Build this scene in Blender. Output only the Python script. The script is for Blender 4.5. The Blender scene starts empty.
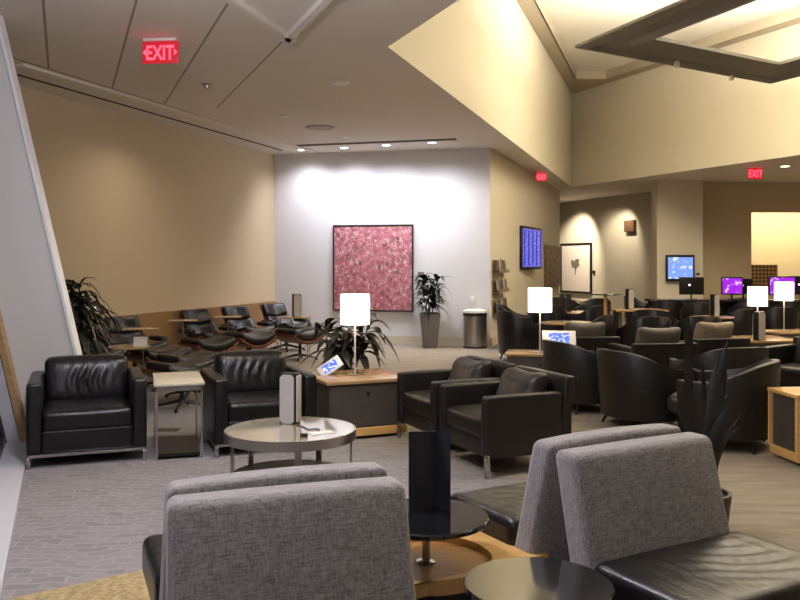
import bpy, bmesh, math, random
from mathutils import Vector, Matrix
random.seed(7)
COL = bpy.context.scene.collection
PI = math.pi
F, EYE, HZ = 840.0, 1.55, 263.0          # survey of the room: focal length, eye height, horizon row
CZ = 3.69                                 # low ceiling height
AZ = 6.30                                 # atrium ceiling height

def at(px, py, z=0.0):                    # point of the plane at height z
    d = F * (EYE - z) / (py - HZ)
    return ((px - 400) / F * d, d)
def ray(px, d): return ((px - 400) / F * d, d)
def hz(py, d): return EYE - (py - HZ) * d / F
def face(dx, dy): return math.atan2(dx, -dy)   # rotation that turns a front (-Y) towards dx, dy

# ------------------------------------------------------------------ materials
def lin(h):
    h = h.lstrip('#'); c = [int(h[i:i+2], 16) / 255 for i in (0, 2, 4)]
    return tuple(x / 12.92 if x <= .04045 else ((x + .055) / 1.055) ** 2.4 for x in c) + (1,)
MATS = {}
class NT:
    def __init__(s, name):
        s.m = bpy.data.materials.new(name); s.m.use_nodes = True
        s.t = s.m.node_tree; s.n = s.t.nodes; s.b = s.n['Principled BSDF']
    def new(s, t, **k):
        n = s.n.new(t)
        for a, v in k.items():
            if a in n.inputs: n.inputs[a].default_value = v
            else: setattr(n, a, v)
        return n
    def link(s, a, b): s.t.links.new(a, b)
def mat(name, col, rough=.5, metal=0, noise=0, nscale=8, bump=0, bscale=60, emit=None, es=0, coat=0, alpha=1, trans=0, spec=.5, stretch=None):
    if name in MATS: return MATS[name]
    t = NT(name); c = lin(col)
    t.b.inputs['Base Color'].default_value = c
    t.b.inputs['Roughness'].default_value = rough
    t.b.inputs['Metallic'].default_value = metal
    t.b.inputs['Specular IOR Level'].default_value = spec
    t.b.inputs['Coat Weight'].default_value = coat
    t.b.inputs['Coat Roughness'].default_value = .08
    t.b.inputs['Alpha'].default_value = alpha
    t.b.inputs['Transmission Weight'].default_value = trans
    if emit:
        t.b.inputs['Emission Color'].default_value = lin(emit); t.b.inputs['Emission Strength'].default_value = es
    tc = t.new('ShaderNodeTexCoord')
    src = tc.outputs['Object']
    if stretch:
        mp = t.new('ShaderNodeMapping'); mp.inputs['Scale'].default_value = stretch
        t.link(src, mp.inputs['Vector']); src = mp.outputs['Vector']
    if noise:
        n = t.new('ShaderNodeTexNoise', Scale=nscale, Detail=5.0); t.link(src, n.inputs['Vector'])
        r = t.new('ShaderNodeValToRGB')
        r.color_ramp.elements[0].position = .3; r.color_ramp.elements[1].position = .7
        r.color_ramp.elements[0].color = tuple(x * (1 - noise) for x in c[:3]) + (1,)
        r.color_ramp.elements[1].color = tuple(min(1, x * (1 + noise)) for x in c[:3]) + (1,)
        t.link(n.outputs['Fac'], r.inputs['Fac']); t.link(r.outputs['Color'], t.b.inputs['Base Color'])
    if bump:
        n2 = t.new('ShaderNodeTexNoise', Scale=bscale, Detail=4.0); t.link(src, n2.inputs['Vector'])
        bp = t.new('ShaderNodeBump', Strength=bump, Distance=.01)
        t.link(n2.outputs['Fac'], bp.inputs['Height']); t.link(bp.outputs['Normal'], t.b.inputs['Normal'])
    MATS[name] = t.m
    return t.m
def leather(name, col, rough=.38, wr=.5):
    if name in MATS: return MATS[name]
    t = NT(name); c = lin(col)
    tc = t.new('ShaderNodeTexCoord')
    n = t.new('ShaderNodeTexNoise', Scale=7.0, Detail=6.0); t.link(tc.outputs['Object'], n.inputs['Vector'])
    r = t.new('ShaderNodeValToRGB')
    r.color_ramp.elements[0].color = tuple(x * .75 for x in c[:3]) + (1,)
    r.color_ramp.elements[1].color = tuple(x * 1.35 for x in c[:3]) + (1,)
    t.link(n.outputs['Fac'], r.inputs['Fac']); t.link(r.outputs['Color'], t.b.inputs['Base Color'])
    mr = t.new('ShaderNodeMapRange'); mr.inputs['To Min'].default_value = rough - .08; mr.inputs['To Max'].default_value = rough + .14
    t.link(n.outputs['Fac'], mr.inputs['Value']); t.link(mr.outputs['Result'], t.b.inputs['Roughness']); t.b.inputs['Specular IOR Level'].default_value = .45
    v = t.new('ShaderNodeTexVoronoi', Scale=160.0); t.link(tc.outputs['Object'], v.inputs['Vector'])
    b1 = t.new('ShaderNodeBump', Strength=.12, Distance=.003); t.link(v.outputs['Distance'], b1.inputs['Height'])
    mp = t.new('ShaderNodeMapping'); mp.inputs['Scale'].default_value = (11, 3.5, 2.2); t.link(tc.outputs['Object'], mp.inputs['Vector'])
    n2 = t.new('ShaderNodeTexNoise', Scale=1.6, Detail=3.0); t.link(mp.outputs['Vector'], n2.inputs['Vector'])
    b2 = t.new('ShaderNodeBump', Strength=wr, Distance=.03)
    t.link(n2.outputs['Fac'], b2.inputs['Height']); t.link(b1.outputs['Normal'], b2.inputs['Normal'])
    t.link(b2.outputs['Normal'], t.b.inputs['Normal'])
    MATS[name] = t.m
    return t.m
def fabric():
    t = NT('grey_woven_upholstery'); tc = t.new('ShaderNodeTexCoord')
    fac = None
    outs = []
    for sc in ((60, 60, 9), (9, 60, 60)):
        mp = t.new('ShaderNodeMapping'); mp.inputs['Scale'].default_value = sc; t.link(tc.outputs['Object'], mp.inputs['Vector'])
        n = t.new('ShaderNodeTexNoise', Scale=2.6, Detail=3.0); t.link(mp.outputs['Vector'], n.inputs['Vector']); outs.append(n.outputs['Fac'])
    a = t.new('ShaderNodeMath', operation='ADD'); t.link(outs[0], a.inputs[0]); t.link(outs[1], a.inputs[1])
    r = t.new('ShaderNodeValToRGB')
    r.color_ramp.elements[0].position = .35; r.color_ramp.elements[1].position = .68
    h = t.new('ShaderNodeMath', operation='MULTIPLY'); h.inputs[1].default_value = .5; t.link(a.outputs[0], h.inputs[0])
    r.color_ramp.elements[0].color = lin('#666263'); r.color_ramp.elements[1].color = lin('#a6a2a3')
    t.link(h.outputs[0], r.inputs['Fac']); t.link(r.outputs['Color'], t.b.inputs['Base Color'])
    t.b.inputs['Roughness'].default_value = .95; t.b.inputs['Sheen Weight'].default_value = .35
    bp = t.new('ShaderNodeBump', Strength=.35, Distance=.004); t.link(h.outputs[0], bp.inputs['Height']); t.link(bp.outputs['Normal'], t.b.inputs['Normal'])
    return t.m
def carpet():
    t = NT('patterned_carpet'); tc = t.new('ShaderNodeTexCoord'); P = tc.outputs['Object']
    br = t.new('ShaderNodeTexBrick')
    br.inputs['Scale'].default_value = 4.2; br.inputs['Mortar Size'].default_value = .06; br.inputs['Mortar Smooth'].default_value = 1.0
    br.inputs['Brick Width'].default_value = .62; br.inputs['Row Height'].default_value = .3
    n = t.new('ShaderNodeTexNoise', Scale=3.0, Detail=2.0); t.link(P, n.inputs['Vector'])
    ma = t.new('ShaderNodeVectorMath', operation='MULTIPLY_ADD'); ma.inputs[1].default_value = (.22, .22, 0)
    t.link(n.outputs['Color'], ma.inputs[0]); t.link(P, ma.inputs[2])
    t.link(ma.outputs[0], br.inputs['Vector'])
    br.inputs['Color1'].default_value = lin('#868283'); br.inputs['Color2'].default_value = lin('#7a7677'); br.inputs['Mortar'].default_value = lin('#8d898a')
    # carpet colour turns warmer away from the grey seating zone
    br2 = t.new('ShaderNodeTexNoise', Scale=3.0, Detail=4.0)
    mp = t.new('ShaderNodeMapping'); mp.inputs['Scale'].default_value = (.7, 4, 1); t.link(P, mp.inputs['Vector']); t.link(mp.outputs['Vector'], br2.inputs['Vector'])
    r2 = t.new('ShaderNodeValToRGB'); r2.color_ramp.elements[0].position = .3; r2.color_ramp.elements[1].position = .7
    r2.color_ramp.elements[0].color = lin('#857b6e'); r2.color_ramp.elements[1].color = lin('#9c9284'); t.link(br2.outputs['Fac'], r2.inputs['Fac'])
    sx = t.new('ShaderNodeSeparateXYZ'); t.link(P, sx.inputs[0])
    m1 = t.new('ShaderNodeMath', operation='MULTIPLY_ADD'); m1.inputs[1].default_value = 1.1; t.link(sx.outputs['X'], m1.inputs[0]); t.link(sx.outputs['Y'], m1.inputs[2])
    mr = t.new('ShaderNodeMapRange'); mr.inputs['From Min'].default_value = 6.6; mr.inputs['From Max'].default_value = 7.1; t.link(m1.outputs[0], mr.inputs['Value'])
    mx = t.new('ShaderNodeMix', data_type='RGBA'); t.link(mr.outputs['Result'], mx.inputs[0]); t.link(br.outputs['Color'], mx.inputs[6]); t.link(r2.outputs['Color'], mx.inputs[7])
    fn = t.new('ShaderNodeTexNoise', Scale=180.0, Detail=3.0); t.link(P, fn.inputs['Vector'])
    fm = t.new('ShaderNodeMapRange'); fm.inputs['From Min'].default_value = .3; fm.inputs['From Max'].default_value = .7; fm.inputs['To Min'].default_value = .8; fm.inputs['To Max'].default_value = 1.2
    t.link(fn.outputs['Fac'], fm.inputs['Value'])
    mul = t.new('ShaderNodeVectorMath', operation='SCALE'); t.link(mx.outputs[2], mul.inputs[0]); t.link(fm.outputs['Result'], mul.inputs['Scale'])
    t.link(mul.outputs[0], t.b.inputs['Base Color']); t.b.inputs['Roughness'].default_value = .97
    t.b.inputs['Specular IOR Level'].default_value = .2
    bp = t.new('ShaderNodeBump', Strength=.5, Distance=.008); t.link(fn.outputs['Fac'], bp.inputs['Height']); t.link(bp.outputs['Normal'], t.b.inputs['Normal'])
    return t.m
def ceiling_mat():
    t = NT('ceiling_panels'); tc = t.new('ShaderNodeTexCoord'); P = tc.outputs['Object']
    sx = t.new('ShaderNodeSeparateXYZ'); t.link(P, sx.inputs[0])
    def lincomb(a, b, c):
        m = t.new('ShaderNodeMath', operation='MULTIPLY'); m.inputs[1].default_value = a; t.link(sx.outputs['X'], m.inputs[0])
        n = t.new('ShaderNodeMath', operation='MULTIPLY_ADD'); n.inputs[1].default_value = b; t.link(sx.outputs['Y'], n.inputs[0]); t.link(m.outputs[0], n.inputs[2])
        o = t.new('ShaderNodeMath', operation='ADD'); o.inputs[1].default_value = c; t.link(n.outputs[0], o.inputs[0]); return o.outputs[0]
    def line(v, w):     # 1 near zero
        a = t.new('ShaderNodeMath', operation='ABSOLUTE'); t.link(v, a.inputs[0])
        c = t.new('ShaderNodeMath', operation='LESS_THAN'); c.inputs[1].default_value = w; t.link(a.outputs[0], c.inputs[0]); return c.outputs[0]
    g = lincomb(1, .4, -.59 + .38)
    f = t.new('ShaderNodeMath', operation='FLOORED_MODULO'); f.inputs[1].default_value = .76; t.link(g, f.inputs[0])
    s = t.new('ShaderNodeMath', operation='SUBTRACT'); s.inputs[1].default_value = .38; t.link(f.outputs[0], s.inputs[0])
    joint = line(s.outputs[0], .012)
    # distance from the left wall (x = -4.6 + .329 (y - 10.1))
    dw = lincomb(1, -.329, 4.6 + .329 * 10.1)
    inside = t.new('ShaderNodeMath', operation='GREATER_THAN'); inside.inputs[1].default_value = 1.0; t.link(dw, inside.inputs[0])
    j2 = t.new('ShaderNodeMath', operation='MULTIPLY'); t.link(joint, j2.inputs[0]); t.link(inside.outputs[0], j2.inputs[1])
    lim = t.new('ShaderNodeMath', operation='LESS_THAN'); lim.inputs[1].default_value = 11.6; t.link(sx.outputs['Y'], lim.inputs[0])
    j3 = t.new('ShaderNodeMath', operation='MULTIPLY'); t.link(j2.outputs[0], j3.inputs[0]); t.link(lim.outputs[0], j3.inputs[1])
    rl = t.new('ShaderNodeMath', operation='LESS_THAN'); rl.inputs[1].default_value = 1.95; t.link(g, rl.inputs[0])
    j4 = t.new('ShaderNodeMath', operation='MULTIPLY'); t.link(j3.outputs[0], j4.inputs[0]); t.link(rl.outputs[0], j4.inputs[1]); j3 = j4
    o1 = t.new('ShaderNodeMath', operation='SUBTRACT'); o1.inputs[1].default_value = 1.0; t.link(dw, o1.inputs[0])
    l1 = line(o1.outputs[0], .018)
    mxm = t.new('ShaderNodeMath', operation='MAXIMUM'); t.link(j3.outputs[0], mxm.inputs[0]); t.link(l1, mxm.inputs[1])
    mx = t.new('ShaderNodeMix', data_type='RGBA'); mx.inputs[6].default_value = lin('#dbd4ca'); mx.inputs[7].default_value = lin('#958c80')
    t.link(mxm.outputs[0], mx.inputs[0]); t.link(mx.outputs[2], t.b.inputs['Base Color']); t.b.inputs['Roughness'].default_value = .9
    return t.m
def wood(name, c1, c2, rough=.35, sc=(1, 12, 12)):
    if name in MATS: return MATS[name]
    t = NT(name); tc = t.new('ShaderNodeTexCoord')
    mp = t.new('ShaderNodeMapping'); mp.inputs['Scale'].default_value = sc; t.link(tc.outputs['Object'], mp.inputs['Vector'])
    n = t.new('ShaderNodeTexNoise', Scale=2.5, Detail=6.0, Distortion=.6); t.link(mp.outputs['Vector'], n.inputs['Vector'])
    r = t.new('ShaderNodeValToRGB'); r.color_ramp.elements[0].position = .3; r.color_ramp.elements[1].position = .7
    r.color_ramp.elements[0].color = lin(c1); r.color_ramp.elements[1].color = lin(c2)
    t.link(n.outputs['Fac'], r.inputs['Fac']); t.link(r.outputs['Color'], t.b.inputs['Base Color']); t.b.inputs['Roughness'].default_value = rough
    MATS[name] = t.m; return t.m
def art_mat():
    t = NT('pink_abstract_paint'); tc = t.new('ShaderNodeTexCoord')
    base = None
    def n(scale, detail, st=(1, 1, 1)):
        mp = t.new('ShaderNodeMapping'); mp.inputs['Scale'].default_value = st; t.link(tc.outputs['Object'], mp.inputs['Vector'])
        k = t.new('ShaderNodeTexNoise', Scale=scale, Detail=detail, Roughness=.7); t.link(mp.outputs['Vector'], k.inputs['Vector']); return k.outputs['Fac']
    r = t.new('ShaderNodeValToRGB'); e = r.color_ramp.elements
    e[0].position = .34; e[0].color = lin('#874a54'); e[1].position = .66; e[1].color = lin('#e3bcbf')
    k = e.new(.46); k.color = lin('#ab626e'); k = e.new(.56); k.color = lin('#c4838d')
    t.link(n(13, 10), r.inputs['Fac'])
    def over(prev, scale, lo, hi, col, st=(1, 1, 1), up=True):
        mr = t.new('ShaderNodeMapRange'); mr.inputs['From Min'].default_value = lo; mr.inputs['From Max'].default_value = hi
        t.link(n(scale, 4, st), mr.inputs['Value'])
        mx = t.new('ShaderNodeMix', data_type='RGBA'); t.link(mr.outputs['Result'], mx.inputs[0]); t.link(prev, mx.inputs[6]); mx.inputs[7].default_value = lin(col); return mx.outputs[2]
    o = over(r.outputs['Color'], 9.3, .58, .63, '#6a4c40', (1.2, 1, .7))
    o = over(o, 18, .60, .64, '#d9c4b8', (1, 1, .6)); o = over(o, 27, .58, .62, '#8a5a54'); o = over(o, 14, .62, .66, '#7f7a5c', (1, 1, .5))
    o = over(o, 5, .62, .72, '#c9525f', (1, 1, 1.6))
    t.link(o, t.b.inputs['Base Color']); t.b.inputs['Roughness'].default_value = .6
    return t.m
def screen_mat(name, bg, fg, strength=1.4, kind='text', sc=1.0, st=(9, 9, 24)):
    t = NT(name); tc = t.new('ShaderNodeTexCoord')
    if kind == 'text':
        mp = t.new('ShaderNodeMapping'); mp.inputs['Scale'].default_value = st; t.link(tc.outputs['Object'], mp.inputs['Vector'])
        w = t.new('ShaderNodeTexNoise', Scale=1.0, Detail=1.0); t.link(mp.outputs['Vector'], w.inputs['Vector']); fac = w.outputs['Fac']; lo, hi = .56, .6
    else:
        w = t.new('ShaderNodeTexNoise', Scale=9.0 * sc, Detail=3.0); t.link(tc.outputs['Object'], w.inputs['Vector']); fac = w.outputs['Fac']; lo, hi = .58, .62
    mr = t.new('ShaderNodeMapRange'); mr.inputs['From Min'].default_value = lo; mr.inputs['From Max'].default_value = hi; t.link(fac, mr.inputs['Value'])
    mx = t.new('ShaderNodeMix', data_type='RGBA'); mx.inputs[6].default_value = lin(bg); mx.inputs[7].default_value = lin(fg)
    t.link(mr.outputs['Result'], mx.inputs[0]); t.link(mx.outputs[2], t.b.inputs['Emission Color']); t.b.inputs['Emission Strength'].default_value = strength
    t.b.inputs['Base Color'].default_value = (0.01, 0.01, 0.02, 1); t.b.inputs['Roughness'].default_value = .3
    return t.m

M = dict(
    tan=mat('warm_tan_paint', '#ccba9a', .85), white=mat('cool_white_paint', '#d6d5d6', .85),
    beige=mat('beige_paint', '#d0c7b2', .85), cream=mat('cream_paint', '#d3cab3', .85), grey_fin=mat('pale_grey_panel', '#c4c2bd', .7),
    edge=mat('light_metal_edge', '#dcdcdc', .4), sill=mat('white_stone_ledge', '#b9b8be', .5, noise=.05),
    brown=mat('brown_beige_paint', '#c0b092', .85),
    carpet=carpet(), ceil=ceiling_mat(), trimdark=mat('dark_reveal', '#4a433c', .9), ceil_light=mat('ceiling_bevel', '#e0dacf', .9),
    acream=mat('atrium_ceiling_paint', '#ece6d6', .9), taupe=mat('taupe_ceiling_band', '#b3a78f', .9),
    black=leather('black_leather', '#121113', .3, .25), brownblack=leather('brown_black_leather', '#171412', .4, .15),
    pillow=leather('dark_brown_pillow_leather', '#2a2522', .42, .3),
    chrome=mat('brushed_chrome', '#b4b2b0', .25, 1), steel=mat('satin_steel', '#b0aca8', .3, 1, noise=.1),
    fabric=fabric(), bronze=mat('dark_bronze_metal', '#77736c', .5, .2), glass_top=mat('polished_stone_top', '#958e7e', .06, noise=.12, nscale=3, coat=.6),
    gloss_black=mat('gloss_black_top', '#17181a', .1, coat=.7), darkgrey=mat('dark_grey_laminate', '#4a443d', .4, noise=.1),
    maple=wood('golden_maple', '#cf9f5a', '#e2b873'), oak=wood('pale_oak_top', '#9a7c58', '#b3946c', .18),
    ledge=wood('honey_wood_panel', '#8c6a40', '#a17d4f', .5), walnut=wood('walnut_shell', '#4c2812', '#74421f', .3),
    disc=wood('stained_brown_veneer', '#9c7140', '#b58850', .3),  # browner stained wood of the inset disc
    plastic_w=mat('white_plastic', '#dad9d6', .35), plastic_b=mat('black_plastic', '#101011', .4), tower_w=mat('pale_silver_plate', '#b4b0ab', .45),
    leaf=mat('dark_green_leaf', '#31322a', .25, noise=.4, nscale=6), leaf2=mat('olive_leaf', '#3c3b2c', .4, noise=.4, nscale=6), pot=mat('grey_planter_glaze', '#6f6a68', .5),
    blackleaf=mat('blackish_strap_leaf', '#1f201e', .4, noise=.4, nscale=8),
    rug=mat('gold_flecked_rug', '#9a8860', .97, noise=.35, nscale=45, bump=.6, bscale=90),
    shade=mat('glowing_lamp_shade', '#fff6e6', .8, emit='#ffecd2', es=4.5),
    bulb=mat('downlight_lens', '#ffffff', .5, emit='#f4f2ff', es=9), bulbw=mat('warm_downlight_lens', '#ffffff', .5, emit='#ffe2b0', es=14),
    red=mat('exit_red_glow', '#ff5060', .5, emit='#ff4458', es=2.2), redpanel=mat('exit_panel_acrylic', '#7a2a2e', .3, emit='#d81c30', es=.6),
    paper=mat('white_paper', '#d5d2c8', .7), art=art_mat(), frame=mat('dark_metal_frame', '#2b2a2c', .4, .4),
    darkart=mat('brown_collage_print', '#7a5c42', .6, noise=.95, nscale=9), leafart=mat('pale_art_paper', '#e8dcd0', .7), leafgrey=mat('grey_leaf_ink', '#6f7065', .8),
    pattern=None, glass=mat('dark_window_glass', '#20242c', .03, alpha=.35, coat=.5),
    mag1=mat('magazine_cover_brown', '#5a4636', .4), mag2=mat('magazine_cover_white', '#a8a49a', .4), mag3=mat('magazine_cover_grey', '#77736e', .4),
    acrylic=mat('smoked_acrylic_holder', '#7d6a50', .3), grill=mat('beige_speaker_grille', '#b5aca2', .7), vent=mat('ceiling_fixture_white', '#e2ded6', .5),
    cushgrey=leather('grey_leather_cushion', '#5c554b', .45, .4), cushtan=leather('tan_leather_cushion', '#8c7c66', .5, .6),
    soil=mat('dark_soil', '#241c15', .95), sidetop=mat('travertine_side_top', '#bdb49f', .4, noise=.15, nscale=18, stretch=(1, 5, 1)),
)
def pattern():
    t = NT('woven_lattice_pattern'); tc = t.new('ShaderNodeTexCoord')
    mp = t.new('ShaderNodeMapping'); mp.inputs['Rotation'].default_value = (0, PI / 4, 0); t.link(tc.outputs['Object'], mp.inputs['Vector'])
    c = t.new('ShaderNodeTexChecker', Scale=14.0); t.link(mp.outputs['Vector'], c.inputs['Vector'])
    c.inputs['Color1'].default_value = lin('#5a452c'); c.inputs['Color2'].default_value = lin('#b39767')
    t.link(c.outputs['Color'], t.b.inputs['Base Color']); return t.m
M['pattern'] = pattern()

# ------------------------------------------------------------------ mesh helpers
def new(): return bmesh.new()
def rbox(bm, c, s, r=.0, puff=(0, 0, 0), n=3, m=2, fn=None, mtx=None):
    """rounded box: centre c, size s, corner radius r, faces bulging by puff"""
    h = [x / 2 for x in s]; r = min(r, min(h) * .98)
    if r <= 0 and not any(puff) and not fn:
        r = 0
    co = []
    for a in range(3):
        inner = h[a] - r
        L = []
        if r > 0:
            for k in range(n): L.append(-inner - r * math.cos(k / n * PI / 2))
        for k in range(m + 1): L.append(-inner + 2 * inner * k / m)
        if r > 0:
            for k in range(n - 1, -1, -1): L.append(inner + r * math.cos(k / n * PI / 2))
        co.append(L)
    cache = {}
    def V(i, j, k):
        key = (i, j, k)
        if key in cache: return cache[key]
        p = Vector((co[0][i], co[1][j], co[2][k]))
        if r > 0:
            q = Vector([max(-h[a] + r, min(h[a] - r, p[a])) for a in range(3)])
            d = p - q
            if d.length > 1e-9:
                # map cube shell to sphere shell
                mx = max(abs(x) for x in d)
                ds = Vector([x / r for x in d])
                # angle-based remap for even rounding
                e = Vector([math.copysign(math.tan(math.asin(min(1, abs(x))) / 2 * 1.0) , x) for x in ds]) if False else ds
                d = e.normalized() * r if sum(1 for x in d if abs(x) > 1e-9) > 1 else d
            p = q + d
        if any(puff):
            u = [max(-1, min(1, p[a] / h[a])) for a in range(3)]
            w = [1 - x ** 4 for x in u]
            p = p + Vector((puff[0] * u[0] * w[1] * w[2], puff[1] * u[1] * w[0] * w[2], puff[2] * u[2] * w[0] * w[1]))
        p = p + Vector(c)
        if fn: p = Vector(fn(p))
        if mtx: p = mtx @ p
        cache[key] = bm.verts.new(p); return cache[key]
    N = [len(L) for L in co]
    def quad(a, b, c_, d): 
        try: bm.faces.new((a, b, c_, d))
        except ValueError: pass
    for i in range(N[0] - 1):
        for j in range(N[1] - 1):
            quad(V(i, j, 0), V(i, j + 1, 0), V(i + 1, j + 1, 0), V(i + 1, j, 0))
            K = N[2] - 1; quad(V(i, j, K), V(i + 1, j, K), V(i + 1, j + 1, K), V(i, j + 1, K))
    for i in range(N[0] - 1):
        for k in range(N[2] - 1):
            quad(V(i, 0, k), V(i + 1, 0, k), V(i + 1, 0, k + 1), V(i, 0, k + 1))
            J = N[1] - 1; quad(V(i, J, k), V(i, J, k + 1), V(i + 1, J, k + 1), V(i + 1, J, k))
    for j in range(N[1] - 1):
        for k in range(N[2] - 1):
            quad(V(0, j, k), V(0, j, k + 1), V(0, j + 1, k + 1), V(0, j + 1, k))
            I = N[0] - 1; quad(V(I, j, k), V(I, j + 1, k), V(I, j + 1, k + 1), V(I, j, k + 1))
    return bm
def box(bm, x0, x1, y0, y1, z0, z1, r=0, **k):
    return rbox(bm, ((x0 + x1) / 2, (y0 + y1) / 2, (z0 + z1) / 2), (x1 - x0, y1 - y0, z1 - z0), r, m=1 if not k else k.pop('m', 2), n=2 if not k else 3, **k)
def tube(bm, pts, r, seg=8, cap=True):
    pts = [Vector(p) for p in pts]; rs = r if isinstance(r, (list, tuple)) else [r] * len(pts)
    rings = []; up = None
    for i, p in enumerate(pts):
        t = (pts[min(i + 1, len(pts) - 1)] - pts[max(i - 1, 0)]).normalized()
        if up is None: up = Vector((0, 0, 1)) if abs(t.z) < .9 else Vector((1, 0, 0))
        a = t.cross(up).normalized(); b = a.cross(t).normalized(); up = b
        rings.append([bm.verts.new(p + (a * math.cos(2 * PI * k / seg) + b * math.sin(2 * PI * k / seg)) * rs[i]) for k in range(seg)])
    for i in range(len(rings) - 1):
        for k in range(seg):
            bm.faces.new((rings[i][k], rings[i][(k + 1) % seg], rings[i + 1][(k + 1) % seg], rings[i + 1][k]))
    if cap: bm.faces.new(rings[0][::-1]); bm.faces.new(rings[-1])
    return bm
def lathe(bm, prof, c=(0, 0, 0), seg=40, sx=1, sy=1):
    rings = []
    for (r, z) in prof:
        if r < 1e-6: rings.append([bm.verts.new((c[0], c[1], c[2] + z))])
        else: rings.append([bm.verts.new((c[0] + sx * r * math.cos(2 * PI * k / seg), c[1] + sy * r * math.sin(2 * PI * k / seg), c[2] + z)) for k in range(seg)])
    for a, b in zip(rings, rings[1:]):
        for k in range(seg):
            A0, A1 = a[k % len(a)], a[(k + 1) % len(a)]; B0, B1 = b[k % len(b)], b[(k + 1) % len(b)]
            f = []
            for v in (A0, A1, B1, B0):
                if v not in f: f.append(v)
            if len(f) > 2: bm.faces.new(f)
    return bm
def disc(bm, c, r, h, seg=40, e=.004):       # solid disc from z=c.z to c.z+h
    return lathe(bm, [(0, 0), (r - e, 0), (r, e), (r, h - e), (r - e, h), (0, h)], c, seg)
def prism(bm, pts, z0, z1):
    a = [bm.verts.new((x, y, z0)) for x, y in pts]; b = [bm.verts.new((x, y, z1)) for x, y in pts]
    n = len(pts); bm.faces.new(a[::-1]); bm.faces.new(b)
    for k in range(n): bm.faces.new((a[k], a[(k + 1) % n], b[(k + 1) % n], b[k]))
    return bm
def wallseg(bm, p0, p1, z0, z1, th=.2, side=1):     # wall from p0 to p1, thickness to one side (left of travel when 1)
    a = Vector(p0); b = Vector(p1); d = (b - a).normalized(); n = Vector((-d.y, d.x)) * th * side
    return prism(bm, [tuple(a), tuple(b), tuple(b + n), tuple(a + n)], z0, z1)

def obj(name, bm, m, parent=None, smooth=True, angle=40, bev=0):
    bmesh.ops.recalc_face_normals(bm, faces=bm.faces[:])
    me = bpy.data.meshes.new(name); bm.to_mesh(me); bm.free(); me.materials.append(m)
    o = bpy.data.objects.new(name, me); COL.objects.link(o)
    if smooth:
        for p in me.polygons: p.use_smooth = True
        me.set_sharp_from_angle(angle=math.radians(angle))
    if bev:
        b = o.modifiers.new('bevel', 'BEVEL'); b.width = bev; b.segments = 2; b.limit_method = 'ANGLE'
    if parent: o.parent = parent
    return o
def tag(o, label=None, cat=None, group=None, kind=None):
    if label: o['label'] = label
    if cat: o['category'] = cat
    if group: o['group'] = group
    if kind: o['kind'] = kind
    return o
def thing(name, label, cat, loc=(0, 0, 0), rz=0, group=None):
    o = bpy.data.objects.new(name, None); COL.objects.link(o); o.empty_display_size = .1
    o.location = loc if len(loc) == 3 else (loc[0], loc[1], 0); o.rotation_euler = (0, 0, rz)
    return tag(o, label, cat, group)
def struct(name, bm, m, smooth=False, label=None): 
    o = obj(name, bm, m, None, smooth); o['kind'] = 'structure'
    return o
def dup(root, label, loc, rz=0, group=None, scale=None):
    r = root.copy(); COL.objects.link(r); r.location = loc if len(loc) == 3 else (loc[0], loc[1], 0); r.rotation_euler = (0, 0, rz); r['label'] = label
    if group: r['group'] = group
    if scale: r.scale = scale
    for ch in list(root.children):
        c = ch.copy(); COL.objects.link(c); c.parent = r
        for g in list(ch.children):
            d = g.copy(); COL.objects.link(d); d.parent = c
    return r
def place(root, label, loc, rz=0, group=None, used=set()):
    """first call moves the original, later calls copy it"""
    if root.name not in used:
        used.add(root.name); root.location = loc if len(loc) == 3 else (loc[0], loc[1], 0); root.rotation_euler = (0, 0, rz); root['label'] = label
        if group: root['group'] = group
        return root
    return dup(root, label, loc, rz, group)

# ------------------------------------------------------------------ the room
LW = lambda y: -4.6 + .329 * (y - 10.1)       # left wall
K1, K2, K3, K4, K5 = (-.12, 8.32), (4.84, 23.65), (12.3, 6.65), (10.5, -2.2), (4.1, -2.2)
bm = new(); prism(bm, [(-9, -3), (14.5, -3), (14.5, 41), (-9, 41)], -.1, 0); struct('floor', bm, M['carpet'])
def ring_ceiling(outer, inner, z, name, m):
    bm = new(); es = []
    for loop in (outer, inner):
        vs = [bm.verts.new((x, y, z)) for x, y in loop]
        for i in range(len(vs)): es.append(bm.edges.new((vs[i], vs[(i + 1) % len(vs)])))
    bmesh.ops.triangle_fill(bm, use_beauty=True, edges=es)
    return struct(name, bm, m)
OUT = [(-9, -3), (14.5, -3), (14.5, 41), (-9, 41)]; ATR = [K1, K2, K3, K4, K5]
ring_ceiling(OUT, ATR, CZ, 'ceiling', M['ceil'])
# atrium bulkhead walls
names = ['wall_atrium_left', 'wall_atrium_right', 'wall_atrium_east', 'wall_atrium_south', 'wall_atrium_west']
for i in range(5):
    bm = new(); wallseg(bm, ATR[i], ATR[(i + 1) % 5], CZ + .001, AZ + .6, .15, 1); struct(names[i], bm, M['cream'])
# atrium ceiling: taupe band with a raised bright field
cx = sum(p[0] for p in ATR) / 5; cy = sum(p[1] for p in ATR) / 5
def inset(poly, d):
    n = len(poly); res = []
    A = sum(poly[i][0] * poly[(i + 1) % n][1] - poly[(i + 1) % n][0] * poly[i][1] for i in range(n)); s = 1 if A > 0 else -1
    L = []
    for i in range(n):
        a = Vector(poly[i]); b = Vector(poly[(i + 1) % n]); t = (b - a).normalized(); nn = Vector((-t.y, t.x)) * s
        L.append((a + nn * d, t))
    for i in range(n):
        p, t = L[i - 1]; q, u = L[i]
        det = t.x * u.y - t.y * u.x; w = q - p
        k = (w.x * u.y - w.y * u.x) / det; res.append(tuple(p + t * k))
    return res
INN = inset(ATR, .33)
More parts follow.
